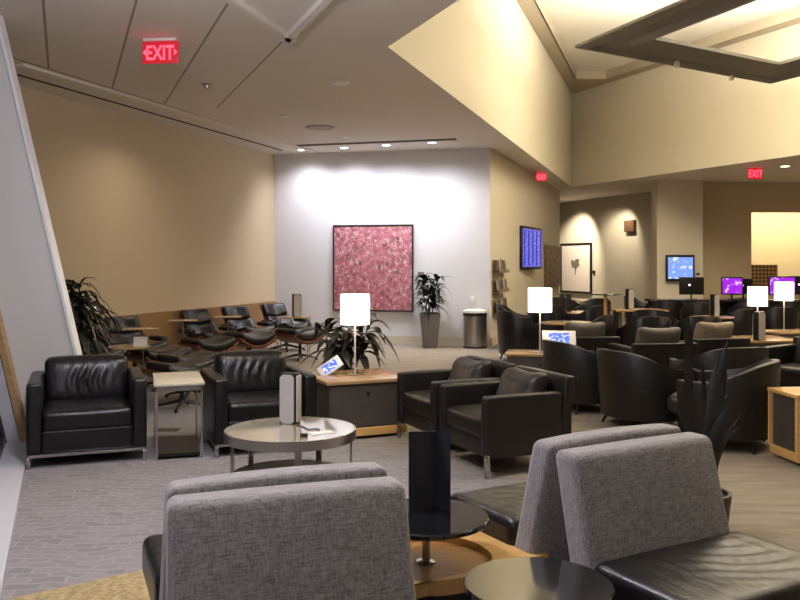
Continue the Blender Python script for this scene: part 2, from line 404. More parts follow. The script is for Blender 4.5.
# cut the acute far corner of the field
a, b, c = Vector(INN[0]), Vector(INN[1]), Vector(INN[2])
INN2 = [INN[0], tuple(b + (a - b).normalized() * 1.1), tuple(b + (c - b).normalized() * 1.1), INN[2], INN[3], INN[4]]
ring_ceiling(ATR, INN2, AZ, 'ceiling_atrium_band', M['taupe'])
bm = new(); prism(bm, INN2, AZ + .22, AZ + .27)
struct('ceiling_atrium_field', bm, M['acream'])
bm = new()
for i in range(len(INN2)): wallseg(bm, INN2[i], INN2[(i + 1) % len(INN2)], AZ, AZ + .225, .03, 1)
struct('trim_1', bm, M['taupe'])

bm = new(); wallseg(bm, (LW(6.2), 6.2), (-2.48, 16.6), 0, CZ, .2, 1); struct('wall_left', bm, M['tan'])
bm = new(); wallseg(bm, (-2.48, 16.6), (1.67, 15.6), 0, CZ, .2, 1); struct('wall_artwork', bm, M['white'])
bm = new(); wallseg(bm, (1.67, 15.6), (4.73, 24.9), 0, CZ, .2, 1); struct('wall_display', bm, M['beige'])
bm = new(); wallseg(bm, (-9, 41), (4, 34.5), 0, CZ, .2, 1); wallseg(bm, (4, 34.5), (8.1, 23.7), 0, CZ, .2, 1); struct('wall_far', bm, M['beige'])
bm = new(); box(bm, 6.64, 7.83, 21.7, 22.25, 0, CZ); struct('wall_pier', bm, M['beige'])
bm = new(); box(bm, 7.83, 9.33, 22.3, 22.5, 0, CZ); box(bm, 9.33, 14.5, 22.3, 22.5, 2.9, CZ); struct('wall_right', bm, M['brown'])
bm = new(); box(bm, 9.0, 14.5, 25.2, 25.4, 0, CZ); box(bm, 8.9, 9.1, 22.5, 25.3, 0, CZ); struct('wall_alcove', bm, M['cream'])
bm = new(); box(bm, 14.3, 14.5, -3, 25, 0, CZ); struct('wall_east', bm, M['beige'])
bm = new(); box(bm, -9, 14.5, -3.2, -3, 0, CZ); struct('wall_back', bm, M['beige'])
# baseboards
def offs(p, d, k): return (p[0] + d[0] * k, p[1] + d[1] * k)
bm = new(); wallseg(bm, (-2.44, 16.575), (1.66, 15.585), 0, .16, .02, -1); struct('baseboard_artwork', bm, M['beige'])
bm = new(); wallseg(bm, (1.69, 15.6), (4.75, 24.9), 0, .16, .02, -1); struct('baseboard_display', bm, M['tan'])
# honey wood wainscot along the left wall
t0, t1 = 11.62, 16.42
bm = new(); wallseg(bm, (LW(t0) + .0, t0), (LW(t1), t1), 0, .8, .12, -1); struct('trim_2', bm, M['ledge'])
# leaning fin and glazed facade at the left
def lean(x, z): return x - .234 * z
bm = new()
vs = []
for y in (7.2, 7.27):
    for (x, z) in ((-2.60, 0), (lean(-2.60, CZ), CZ), (-7.2, CZ), (-7.2, 0)): vs.append(bm.verts.new((x, y, z)))
bm.faces.new(vs[:4]); bm.faces.new(vs[4:][::-1])
for k in range(4): bm.faces.new((vs[k], vs[(k + 1) % 4], vs[4 + (k + 1) % 4], vs[4 + k]))
struct('wall_leaning_fin', bm, M['grey_fin'])
bm = new()
def slat(bm, x0, x1, y0, y1, z0=0, z1=CZ):
    vs = [bm.verts.new((lean(x, z), y, z)) for z in (z0, z1) for (x, y) in ((x0, y0), (x1, y0), (x1, y1), (x0, y1))]
    bm.faces.new(vs[:4][::-1]); bm.faces.new(vs[4:])
    for k in range(4): bm.faces.new((vs[k], vs[(k + 1) % 4], vs[4 + (k + 1) % 4], vs[4 + k]))
slat(bm, -2.605, -2.58, 7.18, 7.29); struct('trim_3', bm, M['edge'])
# facade line: carpet edge runs (-2.79, 6.29) -> (-1.82, 3.86)
fx = lambda y: -2.79 + .4 * (6.29 - y)
bm = new(); prism(bm, [(fx(7.2) - .02, 7.2), (fx(1.4) - .02, 1.4), (fx(1.4) - .5, 1.4), (fx(7.2) - .5, 7.2)], 0, .03); struct('trim_4', bm, M['sill'])
bm = new(); wallseg(bm, (fx(7.1) - .22, 7.1), (fx(1.4) - .22, 1.4), .03, .10, .05, -1); struct('window_1', bm, M['frame'])
def mullion(y, w, m, name, off=-.38, th=.12):
    bm = new(); x = fx(y) + off
    slat(bm, x - th, x, y - w / 2, y + w / 2, .03); return struct(name, bm, m)
bm = new(); slat(bm, -3.205, -3.15, 7.12, 7.19, .03); struct('window_2', bm, M['oak'])
bm = new(); slat(bm, -3.50, -3.225, 7.14, 7.19, .03); struct('window_3', bm, M['sill'])
bm = new(); slat(bm, -3.355, -3.315, 7.04, 7.10, .03); struct('window_4', bm, M['frame'])
mullion(4.0, .06, M['steel'], 'window_5', -.24, .06)
bm = new()
vs = [bm.verts.new((lean(fx(y) - .4, z), y, z)) for (y, z) in ((7.15, .1), (1.4, .1), (1.4, CZ), (7.15, CZ))]; bm.faces.new(vs)
vs2 = [bm.verts.new(v.co + Vector((-.02, -.008, 0))) for v in vs]; bm.faces.new(vs2[::-1])
for k in range(4): bm.faces.new((vs[k], vs2[k], vs2[(k + 1) % 4], vs[(k + 1) % 4]))
struct('window_6', bm, M['glass'])

# ceiling details
bm = new(); wallseg(bm, (LW(8.6) + .47, 8.6), (LW(15.9) + .47, 15.9), CZ - .012, CZ + .01, .035, 1); struct('trim_5', bm, M['trimdark'])
bm = new(); wallseg(bm, (LW(8.8) + .99, 9.0), (LW(16.0) + .99, 15.8), CZ - .03, CZ + .01, .10, 1); struct('trim_6', bm, M['ceil_light'])
bm = new(); wallseg(bm, (-2.02, 15.25), (.95, 14.42), CZ - .012, CZ + .01, .14, 1); struct('trim_7', bm, M['trimdark'])
bm = new()
for a, b in (((-1.75, 5.4), (-1.056, 7.99)), ((-1.056, 7.99), (-.1, 5.6))): wallseg(bm, a, b, CZ - .05, CZ + .01, .07, -1)
struct('trim_8', bm, M['ceil_light'])
def ceil_light(loc, label, r=.075, m='bulb', z=CZ):
    t = thing('ceiling_downlight', label, 'ceiling light', (loc[0], loc[1], z - .012), 0, 'recessed ceiling downlights')
    b = new(); lathe(b, [(r + .03, .012), (r + .03, .004), (r, 0), (r, .012)], seg=24); obj('trim_ring', b, M['vent'], t)
    b = new(); disc(b, (0, 0, .003), r - .002, .008, 24, .001); obj('lens', b, M[m], t)
    return t
WL = [(at(302, 149.5, CZ), 'leftmost of the four recessed lights washing the artwork wall'), (at(344, 147.3, CZ), 'second recessed light from the left above the artwork wall'),
      (at(386, 144.8, CZ), 'third recessed light from the left above the artwork wall'), (at(432, 142.2, CZ), 'rightmost of the four recessed lights washing the artwork wall')]
for p, l in WL: ceil_light(p, l)
ceil_light(at(785, 166, CZ), 'bright starry recessed light beside the right exit sign', .09, 'bulbw')
ceil_light(at(341, 83, CZ), 'unlit round recessed light near the atrium edge', .08, 'vent')
ceil_light(at(286, 116.5, CZ), 'unlit double-ringed recessed light left of the round speaker', .08, 'vent')
ceil_light(at(346, 137.5, CZ), 'small unlit recessed light just before the dark slot', .07, 'vent')
b = new(); disc(b, (0, 0, 0), .22, .02, 32); o = obj('ceiling_speaker', b, M['grill']); o.location = (*at(320, 127, CZ), CZ - .021); tag(o, 'round flat speaker grille set in the low ceiling', 'ceiling speaker')
b = new(); lathe(b, [(0, -.03), (.03, -.03), (.035, 0), (.07, .01), (.07, .0215), (0, .0215)], seg=20); o = obj('sprinkler_head', b, M['steel']); o.location = (*at(207, 84, CZ), CZ - .0205); tag(o, 'small sprinkler cap in the ceiling right of the exit sign', 'sprinkler')

# ------------------------------------------------------------------ exit signs
def exit_sign(loc, rz, label, w=.36, h=.21):
    t = thing('exit_sign', label, 'exit sign', loc, rz, 'red ceiling exit signs')
    b = new(); box(b, -w / 2, w / 2, -.012, .012, -h, 0, .008); obj('panel', b, M['redpanel'], t)
    b = new(); box(b, -w / 2 + .02, w / 2 - .02, -.035, .035, .0, CZ - loc[2] - .002, .006); obj('mounting_box', b, M['vent'], t)
    cu = bpy.data.curves.new('lettering', 'FONT'); cu.body = 'EXIT'; cu.size = h * .92; cu.align_x = 'CENTER'; cu.extrude = .003; cu.offset = .003
    tmp = bpy.data.objects.new('tmp', cu); me = bpy.data.meshes.new_from_object(tmp); bpy.data.objects.remove(tmp); bpy.data.curves.remove(cu)
    o = bpy.data.objects.new('lettering', me); COL.objects.link(o); o.parent = t; me.materials.clear(); me.materials.append(M['red'])
    o.rotation_euler = (PI / 2, 0, 0); o.location = (0, -.018, -h + h * .16); o.scale = (.70, 1, 1)
    for s in (-1, 1):
        b = new(); x = s * (w / 2 - .03)
        vs = [b.verts.new((x + s * .018, -.017, -h / 2)), b.verts.new((x - s * .010, -.017, -h / 2 + .03)), b.verts.new((x - s * .010, -.017, -h / 2 - .03))]
        vb = [b.verts.new(v.co + Vector((0, .003, 0))) for v in vs]; b.faces.new(vs); b.faces.new(vb[::-1])
        for k in range(3): b.faces.new((vs[k], vs[(k + 1) % 3], vb[(k + 1) % 3], vb[k]))
        obj('arrow', b, M['red'], t, False)
    return t
exit_sign((*ray(160.5, 8.0), CZ - .03), math.radians(-6), 'large red exit sign hanging from the low ceiling at left')
exit_sign((*ray(755, 18.6), CZ - .03), math.radians(10), 'small red exit sign at right beneath the atrium wall', .34, .25)
exit_sign((*ray(541, 19.6), CZ - .03), math.radians(35), 'dim red exit sign at the corner above the flight display', .34, .2)

# ------------------------------------------------------------------ suspended frame in the atrium
HF = 4.7
P0 = at(575, 48, HF); P1 = at(770, 84, HF)
u = Vector((P1[0] - P0[0], P1[1] - P0[1])); L1 = u.length; u.normalize(); w = Vector((.40, -1)).normalized(); Wd = 6.0
P0 = Vector(P0); P1 = Vector(P1); P2 = P1 + w * Wd; P3 = P0 + w * Wd
t = thing('pendant_light_frame', 'dark bronze rectangular light frame hanging in the atrium', 'light fixture', (0, 0, 0))
def mitre(poly, d): return inset(poly, d)
outer = [tuple(P0), tuple(P1), tuple(P2), tuple(P3)]
rings = [mitre(outer, d) for d in (.02, .0, .0, .14, .20, .56, .62, .82, .85, .85, .75)]
zs = [HF + .05, HF + .04, HF, HF - .04, HF + .03, HF + .03, HF - .04, HF + .02, HF + .04, HF + .09, HF + .1]
rings.append(mitre(outer, .1)); zs.append(HF + .1)
for e, nm in enumerate(['frame_beam'] * 4):
    b = new(); prev = None; first = None
    for rg, z in zip(rings, zs):
        p = b.verts.new((*rg[e], z)); q = b.verts.new((*rg[(e + 1) % 4], z))
        if prev: b.faces.new((prev[0], prev[1], q, p))
        else: first = (p, q)
        prev = (p, q)
    b.faces.new((prev[0], prev[1], first[1], first[0]))
    obj(nm, b, M['bronze'], t, False)
for (px, py) in ((677, 63), (731, 76)):
    p = at(px, py, HF - .03); b = new(); lathe(b, [(0, -.10), (.04, -.10), (.045, -.03), (.03, 0), (0, 0)], (p[0], p[1], HF), 20); k = obj('spot_head', b, M['vent'], t)
b = new(); p = mitre(outer, .3)[0]; tube(b, [(p[0] + .5, p[1] - .7, HF + .1), (p[0] + .5, p[1] - .7, AZ + .22)], .006, 6); obj('suspension_cable', b, M['steel'], t)
b = new(); p = mitre(outer, .3)[2]; tube(b, [(p[0] - .5, p[1] + .7, HF + .1), (p[0] - .5, p[1] + .7, AZ + .22)], .006, 6); obj('suspension_cable', b, M['steel'], t)

# ------------------------------------------------------------------ club armchairs
def club(label, loc, rz, W=.84, D=.84, ah=.64, bh=.76, mb='black', loose=None, ph=.70, ms=None, group=None, aw=.105):
    t = thing('club_armchair', label, 'armchair', loc, rz, group); zb = .14 if loose else .10
    mm = M[mb]; ms = M[ms] if ms else mm
    b = new(); box(b, -W / 2 + aw, W / 2 - aw, -D / 2 + .02, D / 2 - .03, zb, .28, .02); obj('base', b, mm, t)
    for s in (-1, 1):
        b = new(); x = s * (W / 2 - aw / 2); rbox(b, (x, 0 if not loose else -.04, (zb + ah) / 2), (aw, D if not loose else D - .08, ah - zb), .022, (.004, .004, .006), n=3, m=3); obj('arm', b, mm, t)
    b = new(); z1 = ah if not loose else ph
    rbox(b, (0, D / 2 - (.06 if not loose else .04), (zb + .02 + z1) / 2), (W - 2 * aw + .005 if not loose else W, .12 if not loose else .09, z1 - zb - .02), .02, n=3, m=2, fn=lambda p: (p.x, p.y + max(0, p.z - .4) * .12, p.z)); obj('back_panel', b, mm, t)
    def wr(p):
        d = math.exp(-((p.x / .17) ** 2 + ((p.y + .05) / .25) ** 2))
        return (p.x, p.y, p.z - (.012 * d if p.z > .36 else 0))
    b = new(); rbox(b, (0, -.055, .345), (W - 2 * aw - .006, D - .13, .15), .035, (0, .01, .02), n=4, m=10, fn=wr); obj('seat_cushion', b, ms, t)
    b = new()
    if not loose:
        rbox(b, (0, .215, .405 + (bh - .405) / 2), (W - 2 * aw - .004, .17, bh - .405), .05, (0, .035, .010), n=4, m=30,
             fn=lambda p: (p.x, p.y + (p.z - .4) * .22 + (.011 * math.sin(p.x * 75 + 3 * math.sin(p.z * 14)) * math.exp(-(p.x / .16) ** 2 - ((p.z - .57) / .12) ** 2) if p.y < .21 else 0), p.z))
        obj('back_cushion', b, ms, t)
    else:
        cw = (W - 2 * aw) * .86
        rbox(b, (.01, D / 2 - .22, .40 + (bh - .41) / 2), (cw, .13, bh - .41), .055, (0, .04, .01), n=4, m=10,
             fn=lambda p: (p.x, p.y + (p.z - .55) * .40, p.z + .03 * (abs(p.x) / (cw / 2)) ** 2 * (1 if p.z > .6 else 0)))
        obj('back_cushion', b, M[loose], t)
    # chrome sled frame
    x0 = W / 2 - .015; y0 = D / 2 - .015
    if not loose:
        b = new(); c = .012
        for (xa, ya, xb, yb) in ((-x0, -y0, x0, -y0), (-x0, y0, x0, y0), (-x0, -y0, -x0, y0), (x0, -y0, x0, y0)):
            box(b, min(xa, xb) - c, max(xa, xb) + c, min(ya, yb) - c, max(ya, yb) + c, .082, .104)
        obj('metal_rail', b, M['chrome'], t, False)
    for sx in (-1, 1):
        for sy in (-1, 1):
            b = new(); box(b, sx * x0 - .016, sx * x0 + .016, sy * y0 - .016, sy * y0 + .016, 0, .083 if not loose else .17, .003); obj('leg', b, M['chrome'], t)
    return t
def club_front(px, py, dx, dy, W, D, side):
    """chair whose front foot on the given side stands at the pixel row; front faces dx, dy"""
    p = Vector(at(px, py)); f = Vector((dx, dy)).normalized(); r = Vector((-f.y, f.x))   # r: the side at +X local
    return tuple(p - f * D / 2 - r * side * (W / 2))
fA = (.36, -.93); cA = club_front(26, 470, *fA, .87, .84, -1)
club('black leather club armchair at far left beside the leaning grey wall', cA, face(*fA), .87, .84)
fB = (.36, -.93); cB = club_front(215, 458, *fB, .84, .84, -1)
club('black leather club armchair just behind the round metal coffee table', cB, face(*fB), .84, .84, .62)
fD = (-.91, -.41)
club('dark brown leather armchair with chrome leg nearest the folded menu stand', (.80, 6.5), face(*fD), .75, .74, .585, .70, 'brownblack', 'pillow', ph=.70, group='pair of dark brown armchairs in the middle', aw=.085)
club('dark brown leather armchair between the wooden cabinet and its twin', (.46, 7.27), face(*fD), .75, .74, .585, .70, 'brownblack', 'pillow', ph=.70, group='pair of dark brown armchairs in the middle', aw=.085)

# ------------------------------------------------------------------ stone-topped side table between the black chairs
p = Vector(at(155, 461)); ang = math.radians(17); uu = Vector((math.cos(ang), math.sin(ang))); vv = Vector((-math.sin(ang), math.cos(ang)))
W, D, H = .37, .72, .60
c = p + uu * W / 2 + vv * D / 2
t = thing('side_table', 'narrow side table with pale stone top between two black armchairs', 'side table', tuple(c), ang)
b = new(); box(b, -W / 2 - .01, W / 2 + .01, -D / 2 - .01, D / 2 + .01, H - .02, H, .004); obj('tabletop', b, M['sidetop'], t)
b = new(); 
for s in (-1, 1):
    box(b, -W / 2, W / 2, s * (D / 2 - .01) - .01, s * (D / 2 - .01) + .01, H - .06, H - .021); box(b, s * (W / 2 - .01) - .01, s * (W / 2 - .01) + .01, -D / 2, D / 2, H - .06, H - .021)
obj('apron', b, M['chrome'], t, False)
for sx in (-1, 1):
    for sy in (-1, 1):
        b = new(); x = sx * (W / 2 - .012); y = sy * (D / 2 - .012); box(b, x - .008, x + .008, y - .008, y + .008, 0, H - .061); obj('leg', b, M['chrome'], t)
b = new(); box(b, -W / 2 + .024, W / 2 - .024, -D / 2 + .024, D / 2 - .024, .02, .045); obj('lower_shelf', b, M['plastic_b'], t)

# ------------------------------------------------------------------ round coffee table
cc = ray(290.5, 5.74); R = .447; H = .42
t = thing('coffee_table', 'round coffee table with polished top and brushed metal rim', 'coffee table', cc)
b = new(); disc(b, (0, 0, H - .018), R - .006, .018, 64); obj('tabletop', b, M['glass_top'], t)
b = new(); lathe(b, [(R - .014, H - .065), (R, H - .065), (R, H - .001), (R - .006, H), (R - .006, H - .02), (R - .014, H - .02), (R - .014, H - .065)], seg=64); obj('rim', b, M['steel'], t)
for k in range(5):
    a = math.radians(212 + 72 * k); b = new(); x, y = (R - .03) * math.cos(a), (R - .03) * math.sin(a)
    mt = Matrix.Translation((x, y, 0)) @ Matrix.Rotation(a, 4, 'Z')
    rbox(b, (0, 0, (H - .02) / 2), (.012, .045, H - .02), .003, n=2, m=1, mtx=mt); obj('leg', b, M['steel'], t)
b = new(); disc(b, (0, 0, .095), R - .04, .02, 48); obj('lower_shelf', b, M['darkgrey'], t)

def power_tower(label, loc, rz, h=.35, w=.115, d=.10):
    t = thing('power_tower', label, 'power tower', loc, rz, 'metal charging towers on the tables')
    b = new(); box(b, -w / 2, w / 2, -d / 2 + .012, d / 2 - .012, 0, h, .006); obj('core', b, M['plastic_b'], t)
    for s in (-1, 1):
        b = new(); ww = w * .42; hh = h - .01; ch = .022
        pts = [(-ww, .01), (-ww + ch, 0), (ww - ch, 0), (ww, .01), (ww, hh - ch), (ww - ch, hh), (-ww + ch, hh), (-ww, hh - ch)]
        pts = [(-ww, ch), (-ww + ch, .004), (ww - ch, .004), (ww, ch), (ww, hh - ch), (ww - ch, hh), (-ww + ch, hh), (-ww, hh - ch)]
        y0 = s * (d / 2 - .012); y1 = s * d / 2
        A = [b.verts.new((x, y0, z)) for x, z in pts]; B = [b.verts.new((x, y1, z)) for x, z in pts]
        b.faces.new(A); b.faces.new(B[::-1])
        for k in range(8): b.faces.new((A[k], A[(k + 1) % 8], B[(k + 1) % 8], B[k]))
        obj('face_plate', b, M['tower_w'], t, False)
    b = new(); box(b, w / 2, w / 2 + .012, -d / 2 + .02, d / 2 - .02, .015, h - .015, .003); obj('side_plate', b, M['tower_w'], t)
    return t
pt = at(290, 423, H); tower0 = power_tower('pale metal power tower standing on the round coffee table', (pt[0], pt[1], H), math.radians(-22), .355, .13)
# cable on the table
b = new(); q = at(300, 427, H)
pts = [(q[0] - .02, q[1] + .02, H + .005)]
for k in range(1, 12): pts.append((q[0] + .015 * k - .02, q[1] + .03 * math.sin(k * .8) - .012 * k, H + .005))
tube(b, pts, .004, 6); o = obj('charging_cable', b, M['plastic_b']); tag(o, 'thin black cable lying on the coffee table beside the tower', 'cable')
b = new(); q = at(304, 437, H); rbox(b, (q[0], q[1], H + .012), (.05, .03, .022), .006, n=2, m=1); o = obj('charger_plug', b, M['plastic_b']); tag(o, 'small black plug lying near the front of the coffee table', 'plug')
b = new(); q = at(322, 433, H); rbox(b, (0, 0, 0), (.16, .08, .003), 0, m=1); o = obj('leaflet', b, M['paper']); o.location = (*q, H + .002); o.rotation_euler = (0, 0, .5); tag(o, 'white paper leaflet lying on the right of the coffee table', 'leaflet')

# ------------------------------------------------------------------ wooden cabinets with lamps
def cabinet(label, loc, rz, W=.78, D=.72, H=.52, top='oak', group='low wooden lounge cabinets', body='darkgrey', framed=False):
    t = thing('console_cabinet', label, 'cabinet', loc, rz, group)
    b = new(); box(b, -W / 2, W / 2, -D / 2, D / 2, H - .03, H, .004); obj('cabinet_top', b, M[top], t)
    b = new(); box(b, -W / 2 + .03, W / 2 - .03, -D / 2 + .03, D / 2 - .03, .10, H - .03); obj('body', b, M[body], t, False)
    b = new(); box(b, -W / 2 + .015, W / 2 - .015, -D / 2 + .015, D / 2 - .015, .03, .10, .004); obj('plinth', b, M['maple'], t)
    b = new(); box(b, -W / 2 + .06, W / 2 - .06, -D / 2 + .06, D / 2 - .06, 0, .03); obj('foot_recess', b, M['plastic_b'], t, False)
    if framed:
        for s in (-1, 1):
            for e in (-1, 1):
                b = new(); x = s * (W / 2 - .02); y = e * (D / 2 - .02); box(b, x - .015, x + .015, y - .015, y + .015, .10, H - .031); obj('corner_post', b, M['maple'], t)
    b = new(); box(b, -.012, .012, -D / 2 + .012, -D / 2 + .025, H - .14, H - .10, .004); hd_ = obj('handle', b, M['plastic_b'], t)
    b = new(); box(b, -W / 2 + .045, W / 2 - .045, -D / 2 + .024, -D / 2 + .031, .115, H - .045); hd_.parent = obj('door', b, M[body], t, False)
    return t
ang = math.radians(24); p = Vector(at(327, 443)); uu = Vector((math.cos(ang), math.sin(ang))); vv = Vector((-math.sin(ang), math.cos(ang)))
c1 = p + uu * .39 + vv * .36
cabinet('wooden cabinet under the white lamp beside the leafy plant', tuple(c1), ang)
def lamp_proto():
    t = thing('table_lamp', 'x', 'table lamp', (0, 0, 0), 0, 'white drum-shade table lamps')
    b = new(); box(b, -.08, .08, -.06, .06, 0, .012, .004); obj('lamp_base', b, M['chrome'], t)
    b = new(); tube(b, [(0, 0, .012), (0, 0, .5)], .009, 12); obj('pole', b, M['tower_w'], t)
    b = new(); lathe(b, [(.130, .465), (.135, .465), (.135, .74), (.130, .74), (.130, .465)], seg=40); sh_ = obj('lamp_shade', b, M['shade'], t)
    b = new(); lathe(b, [(0, .57), (.02, .58), (.028, .61), (.02, .64), (0, .65)], seg=16); tube(b, [(0, 0, .5), (0, 0, .6)], .01, 8); obj('bulb', b, M['shade'], sh_)
    return t
LP = lamp_proto(); HC = .52
place(LP, 'glowing white drum lamp in front of the pink painting', (*ray(355, 7.75), HC + .001), .3)

def tablet(label, loc, rz, tilt, roll=0, w=.24, h=.15, upz=.07):
    t = thing('tablet_device', label, 'tablet', loc, rz, 'white tablets with blue screens')
    R_ = Matrix.Rotation(roll, 4, 'Y') @ Matrix.Rotation(-tilt, 4, 'X')
    up = upz
    b = new(); rbox(b, (0, 0, 0), (w, .018, h), .008, n=3, m=1, mtx=Matrix.Translation((0, 0, up)) @ R_); obj('case', b, M['plastic_w'], t)
    b = new(); rbox(b, (0, -.0095, 0), (w * .62, .002, h * .66), 0, m=1, mtx=Matrix.Translation((0, 0, up)) @ R_); obj('screen', b, M['blue1'], t, False)
    b = new(); rbox(b, (0, .045, .015), (.09, .07, .03), .008, n=2, m=1); tube(b, [(0, .04, .02), (0, .012, up)], .01, 8); obj('stand', b, M['chrome'], t)
    return t
M['blue1'] = screen_mat('blue_tablet_screen', '#4464dc', '#e0e8ff', 1.3, 'text', st=(28, 28, 75))
M['blueboard'] = screen_mat('departure_board_screen', '#4a4fd8', '#9fa5ff', .85, 'text')
M['bluetv'] = screen_mat('light_blue_tv_screen', '#7d9ff0', '#e6f0ff', 1.0, 'noise', 1.3)
M['purple'] = screen_mat('purple_monitor_screen', '#a020d8', '#e8c8ff', 1.0, 'noise', .8)
q = at(330, 375, HC); tablet('white tilted device with blue screen left of the lamp base', (q[0], q[1] + .02, HC + .004), math.radians(8), math.radians(32), math.radians(-34), .23, .12)

# ------------------------------------------------------------------ plants
def leaf(bm, base, az, L, w, rise, droop, n=7, fold=.25):
    d = Vector((math.cos(az), math.sin(az), 0)); side = Vector((-math.sin(az), math.cos(az), 0)); prev = None
    for i in range(n + 1):
        s = i / n
        x = L * s * math.cos(rise * (1 - .3 * s)); z = L * (s * math.sin(rise) - droop * s ** 2.2)
        c = Vector(base) + d * x + Vector((0, 0, z)); ww = w * math.sin(PI * min(.985, max(.06, s ** .75))) / 2 + .001
        r = (bm.verts.new(c + side * ww + Vector((0, 0, ww * fold))), bm.verts.new(c), bm.verts.new(c - side * ww + Vector((0, 0, ww * fold))))
        if prev: bm.faces.new((prev[0], prev[1], r[1], r[0])); bm.faces.new((prev[1], prev[2], r[2], r[1]))
        prev = r
def potted(label, loc, ph, pr, nl, H, L, w, mleaf, mpot, name='potted_plant', group=None, pr2=None, sq=False, spread=.1, rise=(.5, 1.3), droop=(.3, .9), seed=1, topz=None, hmin=.15):
    random.seed(seed); t = thing(name, label, 'plant', loc, 0, group); pr2 = pr2 or pr * .75
    b = new()
    if sq:
        mt = lambda p: (p.x * (pr2 + (pr - pr2) * p.z / ph) / pr, p.y * (pr2 + (pr - pr2) * p.z / ph) / pr, p.z)
        rbox(b, (0, 0, ph / 2), (2 * pr, 2 * pr, ph), .02, n=2, m=1, fn=mt)
    else: lathe(b, [(0, 0), (pr2, 0), (pr, ph), (pr - .02, ph), (pr - .03, ph - .03), (0, ph - .03)], seg=32)
    obj('pot', b, mpot, t)
    b = new(); disc(b, (0, 0, ph - .03 if not sq else ph - .01), pr * .88, .02, 24, .002); obj('soil', b, M['soil'], t)
    b = new(); ns = 5; stems = []
    for k in range(ns):
        a = 2 * PI * k / ns + random.random(); r = spread * random.uniform(.2, 1); top = H * random.uniform(.55, 1)
        pts = [(pr * .3 * math.cos(a), pr * .3 * math.sin(a), ph - .01), (r * math.cos(a), r * math.sin(a), ph + top)]; stems.append(pts); tube(b, pts, .008, 6)
    obj('stems', b, M['leaf2'], t)
    b = new()
    for k in range(nl):
        s = stems[k % ns]; f = random.uniform(hmin, 1); base = Vector(s[0]).lerp(Vector(s[1]), f)
        leaf(b, base, random.uniform(0, 2 * PI), L * random.uniform(.6, 1.15), w * random.uniform(.7, 1.2), random.uniform(*rise), random.uniform(*droop))
    obj('foliage', b, mleaf, t)
    return t
q = ray(348, 8.85)
potted('dark leafy plant with arching leaves behind the lamp cabinet', q, .35, .17, 90, .74, .42, .12, M['leaf'], M['pot'], seed=3, spread=.34, rise=(.3, 1.35), droop=(.5, 1.3), hmin=.2)
q = at(430, 347.5)
potted('leafy plant in a tall tapered grey planter right of the painting', q, .63, .19, 170, .66, .34, .095, M['leaf'], M['pot'], 'potted_plant', pr2=.13, sq=True, seed=5, spread=.22, rise=(.4, 1.3), droop=(.4, 1.3))
q = ray(70, 9.3)
potted('dark bushy plant behind the leaning grey wall', (q[0], q[1]), .3, .2, 190, 1.12, .5, .085, M['leaf'], M['pot'], seed=9, spread=.28, rise=(.2, 1.3), droop=(.5, 1.5), hmin=.3)
# strap-leaved plant behind the right bench
def strap():
    random.seed(4); q = ray(700, 4.75)
    t = thing('potted_plant', 'tall blackish strap-leaved plant behind the right-hand bench', 'plant', q)
    b = new(); lathe(b, [(0, 0), (.14, 0), (.17, .26), (.15, .26), (.14, .23), (0, .23)], seg=28); obj('pot', b, M['plastic_b'], t)
    b = new(); disc(b, (0, 0, .22), .145, .02, 24, .002); obj('soil', b, M['soil'], t)
    def blade(x, y, H, w, lx, ly, tw=0, tip=.5):
        b = new(); prev = None; n = 10
        for i in range(n + 1):
            s = i / n; c = Vector((x + lx * s ** 2, y + ly * s ** 2, .23 + (H - .23) * s)); ww = w / 2 * (1 if s < tip else max(.05, math.sqrt(max(0, 1 - ((s - tip) / (1 - tip)) ** 2))))
            a = tw * s; sd = Vector((math.cos(a), math.sin(a), 0)) * ww; nn = Vector((-math.sin(a), math.cos(a), 0)) * .004
            r = [b.verts.new(c + sd), b.verts.new(c + nn), b.verts.new(c - sd), b.verts.new(c - nn)]
            if prev:
                for k in range(4): b.faces.new((prev[k], prev[(k + 1) % 4], r[(k + 1) % 4], r[k]))
            prev = r
        b.faces.new(prev); obj('leaf_blade', b, M['blackleaf'], t)
    X = lambda px: (px - 700) / F * 4.75
    blade(X(687.5) , -.02, 1.245, .052, 0, 0, .2, .97)
    for px, H, w, lx, ly in ((700, 1.0, .05, .09, .03), (706, 1.12, .045, .12, -.03), (712, .98, .06, .1, .05), (694, .86, .05, -.03, .06), (704, .8, .06, .16, 0), (716, .9, .05, .07, -.05),
                             (696, .75, .055, .12, -.06), (710, .7, .06, .2, .05), (690, .7, .05, -.08, 0), (702, .62, .05, .22, -.04), (708, 1.02, .035, -.02, .02)):
        blade(X(px) * .6, random.uniform(-.08, .08), H, w, lx, ly, random.uniform(-.8, .8))
strap()

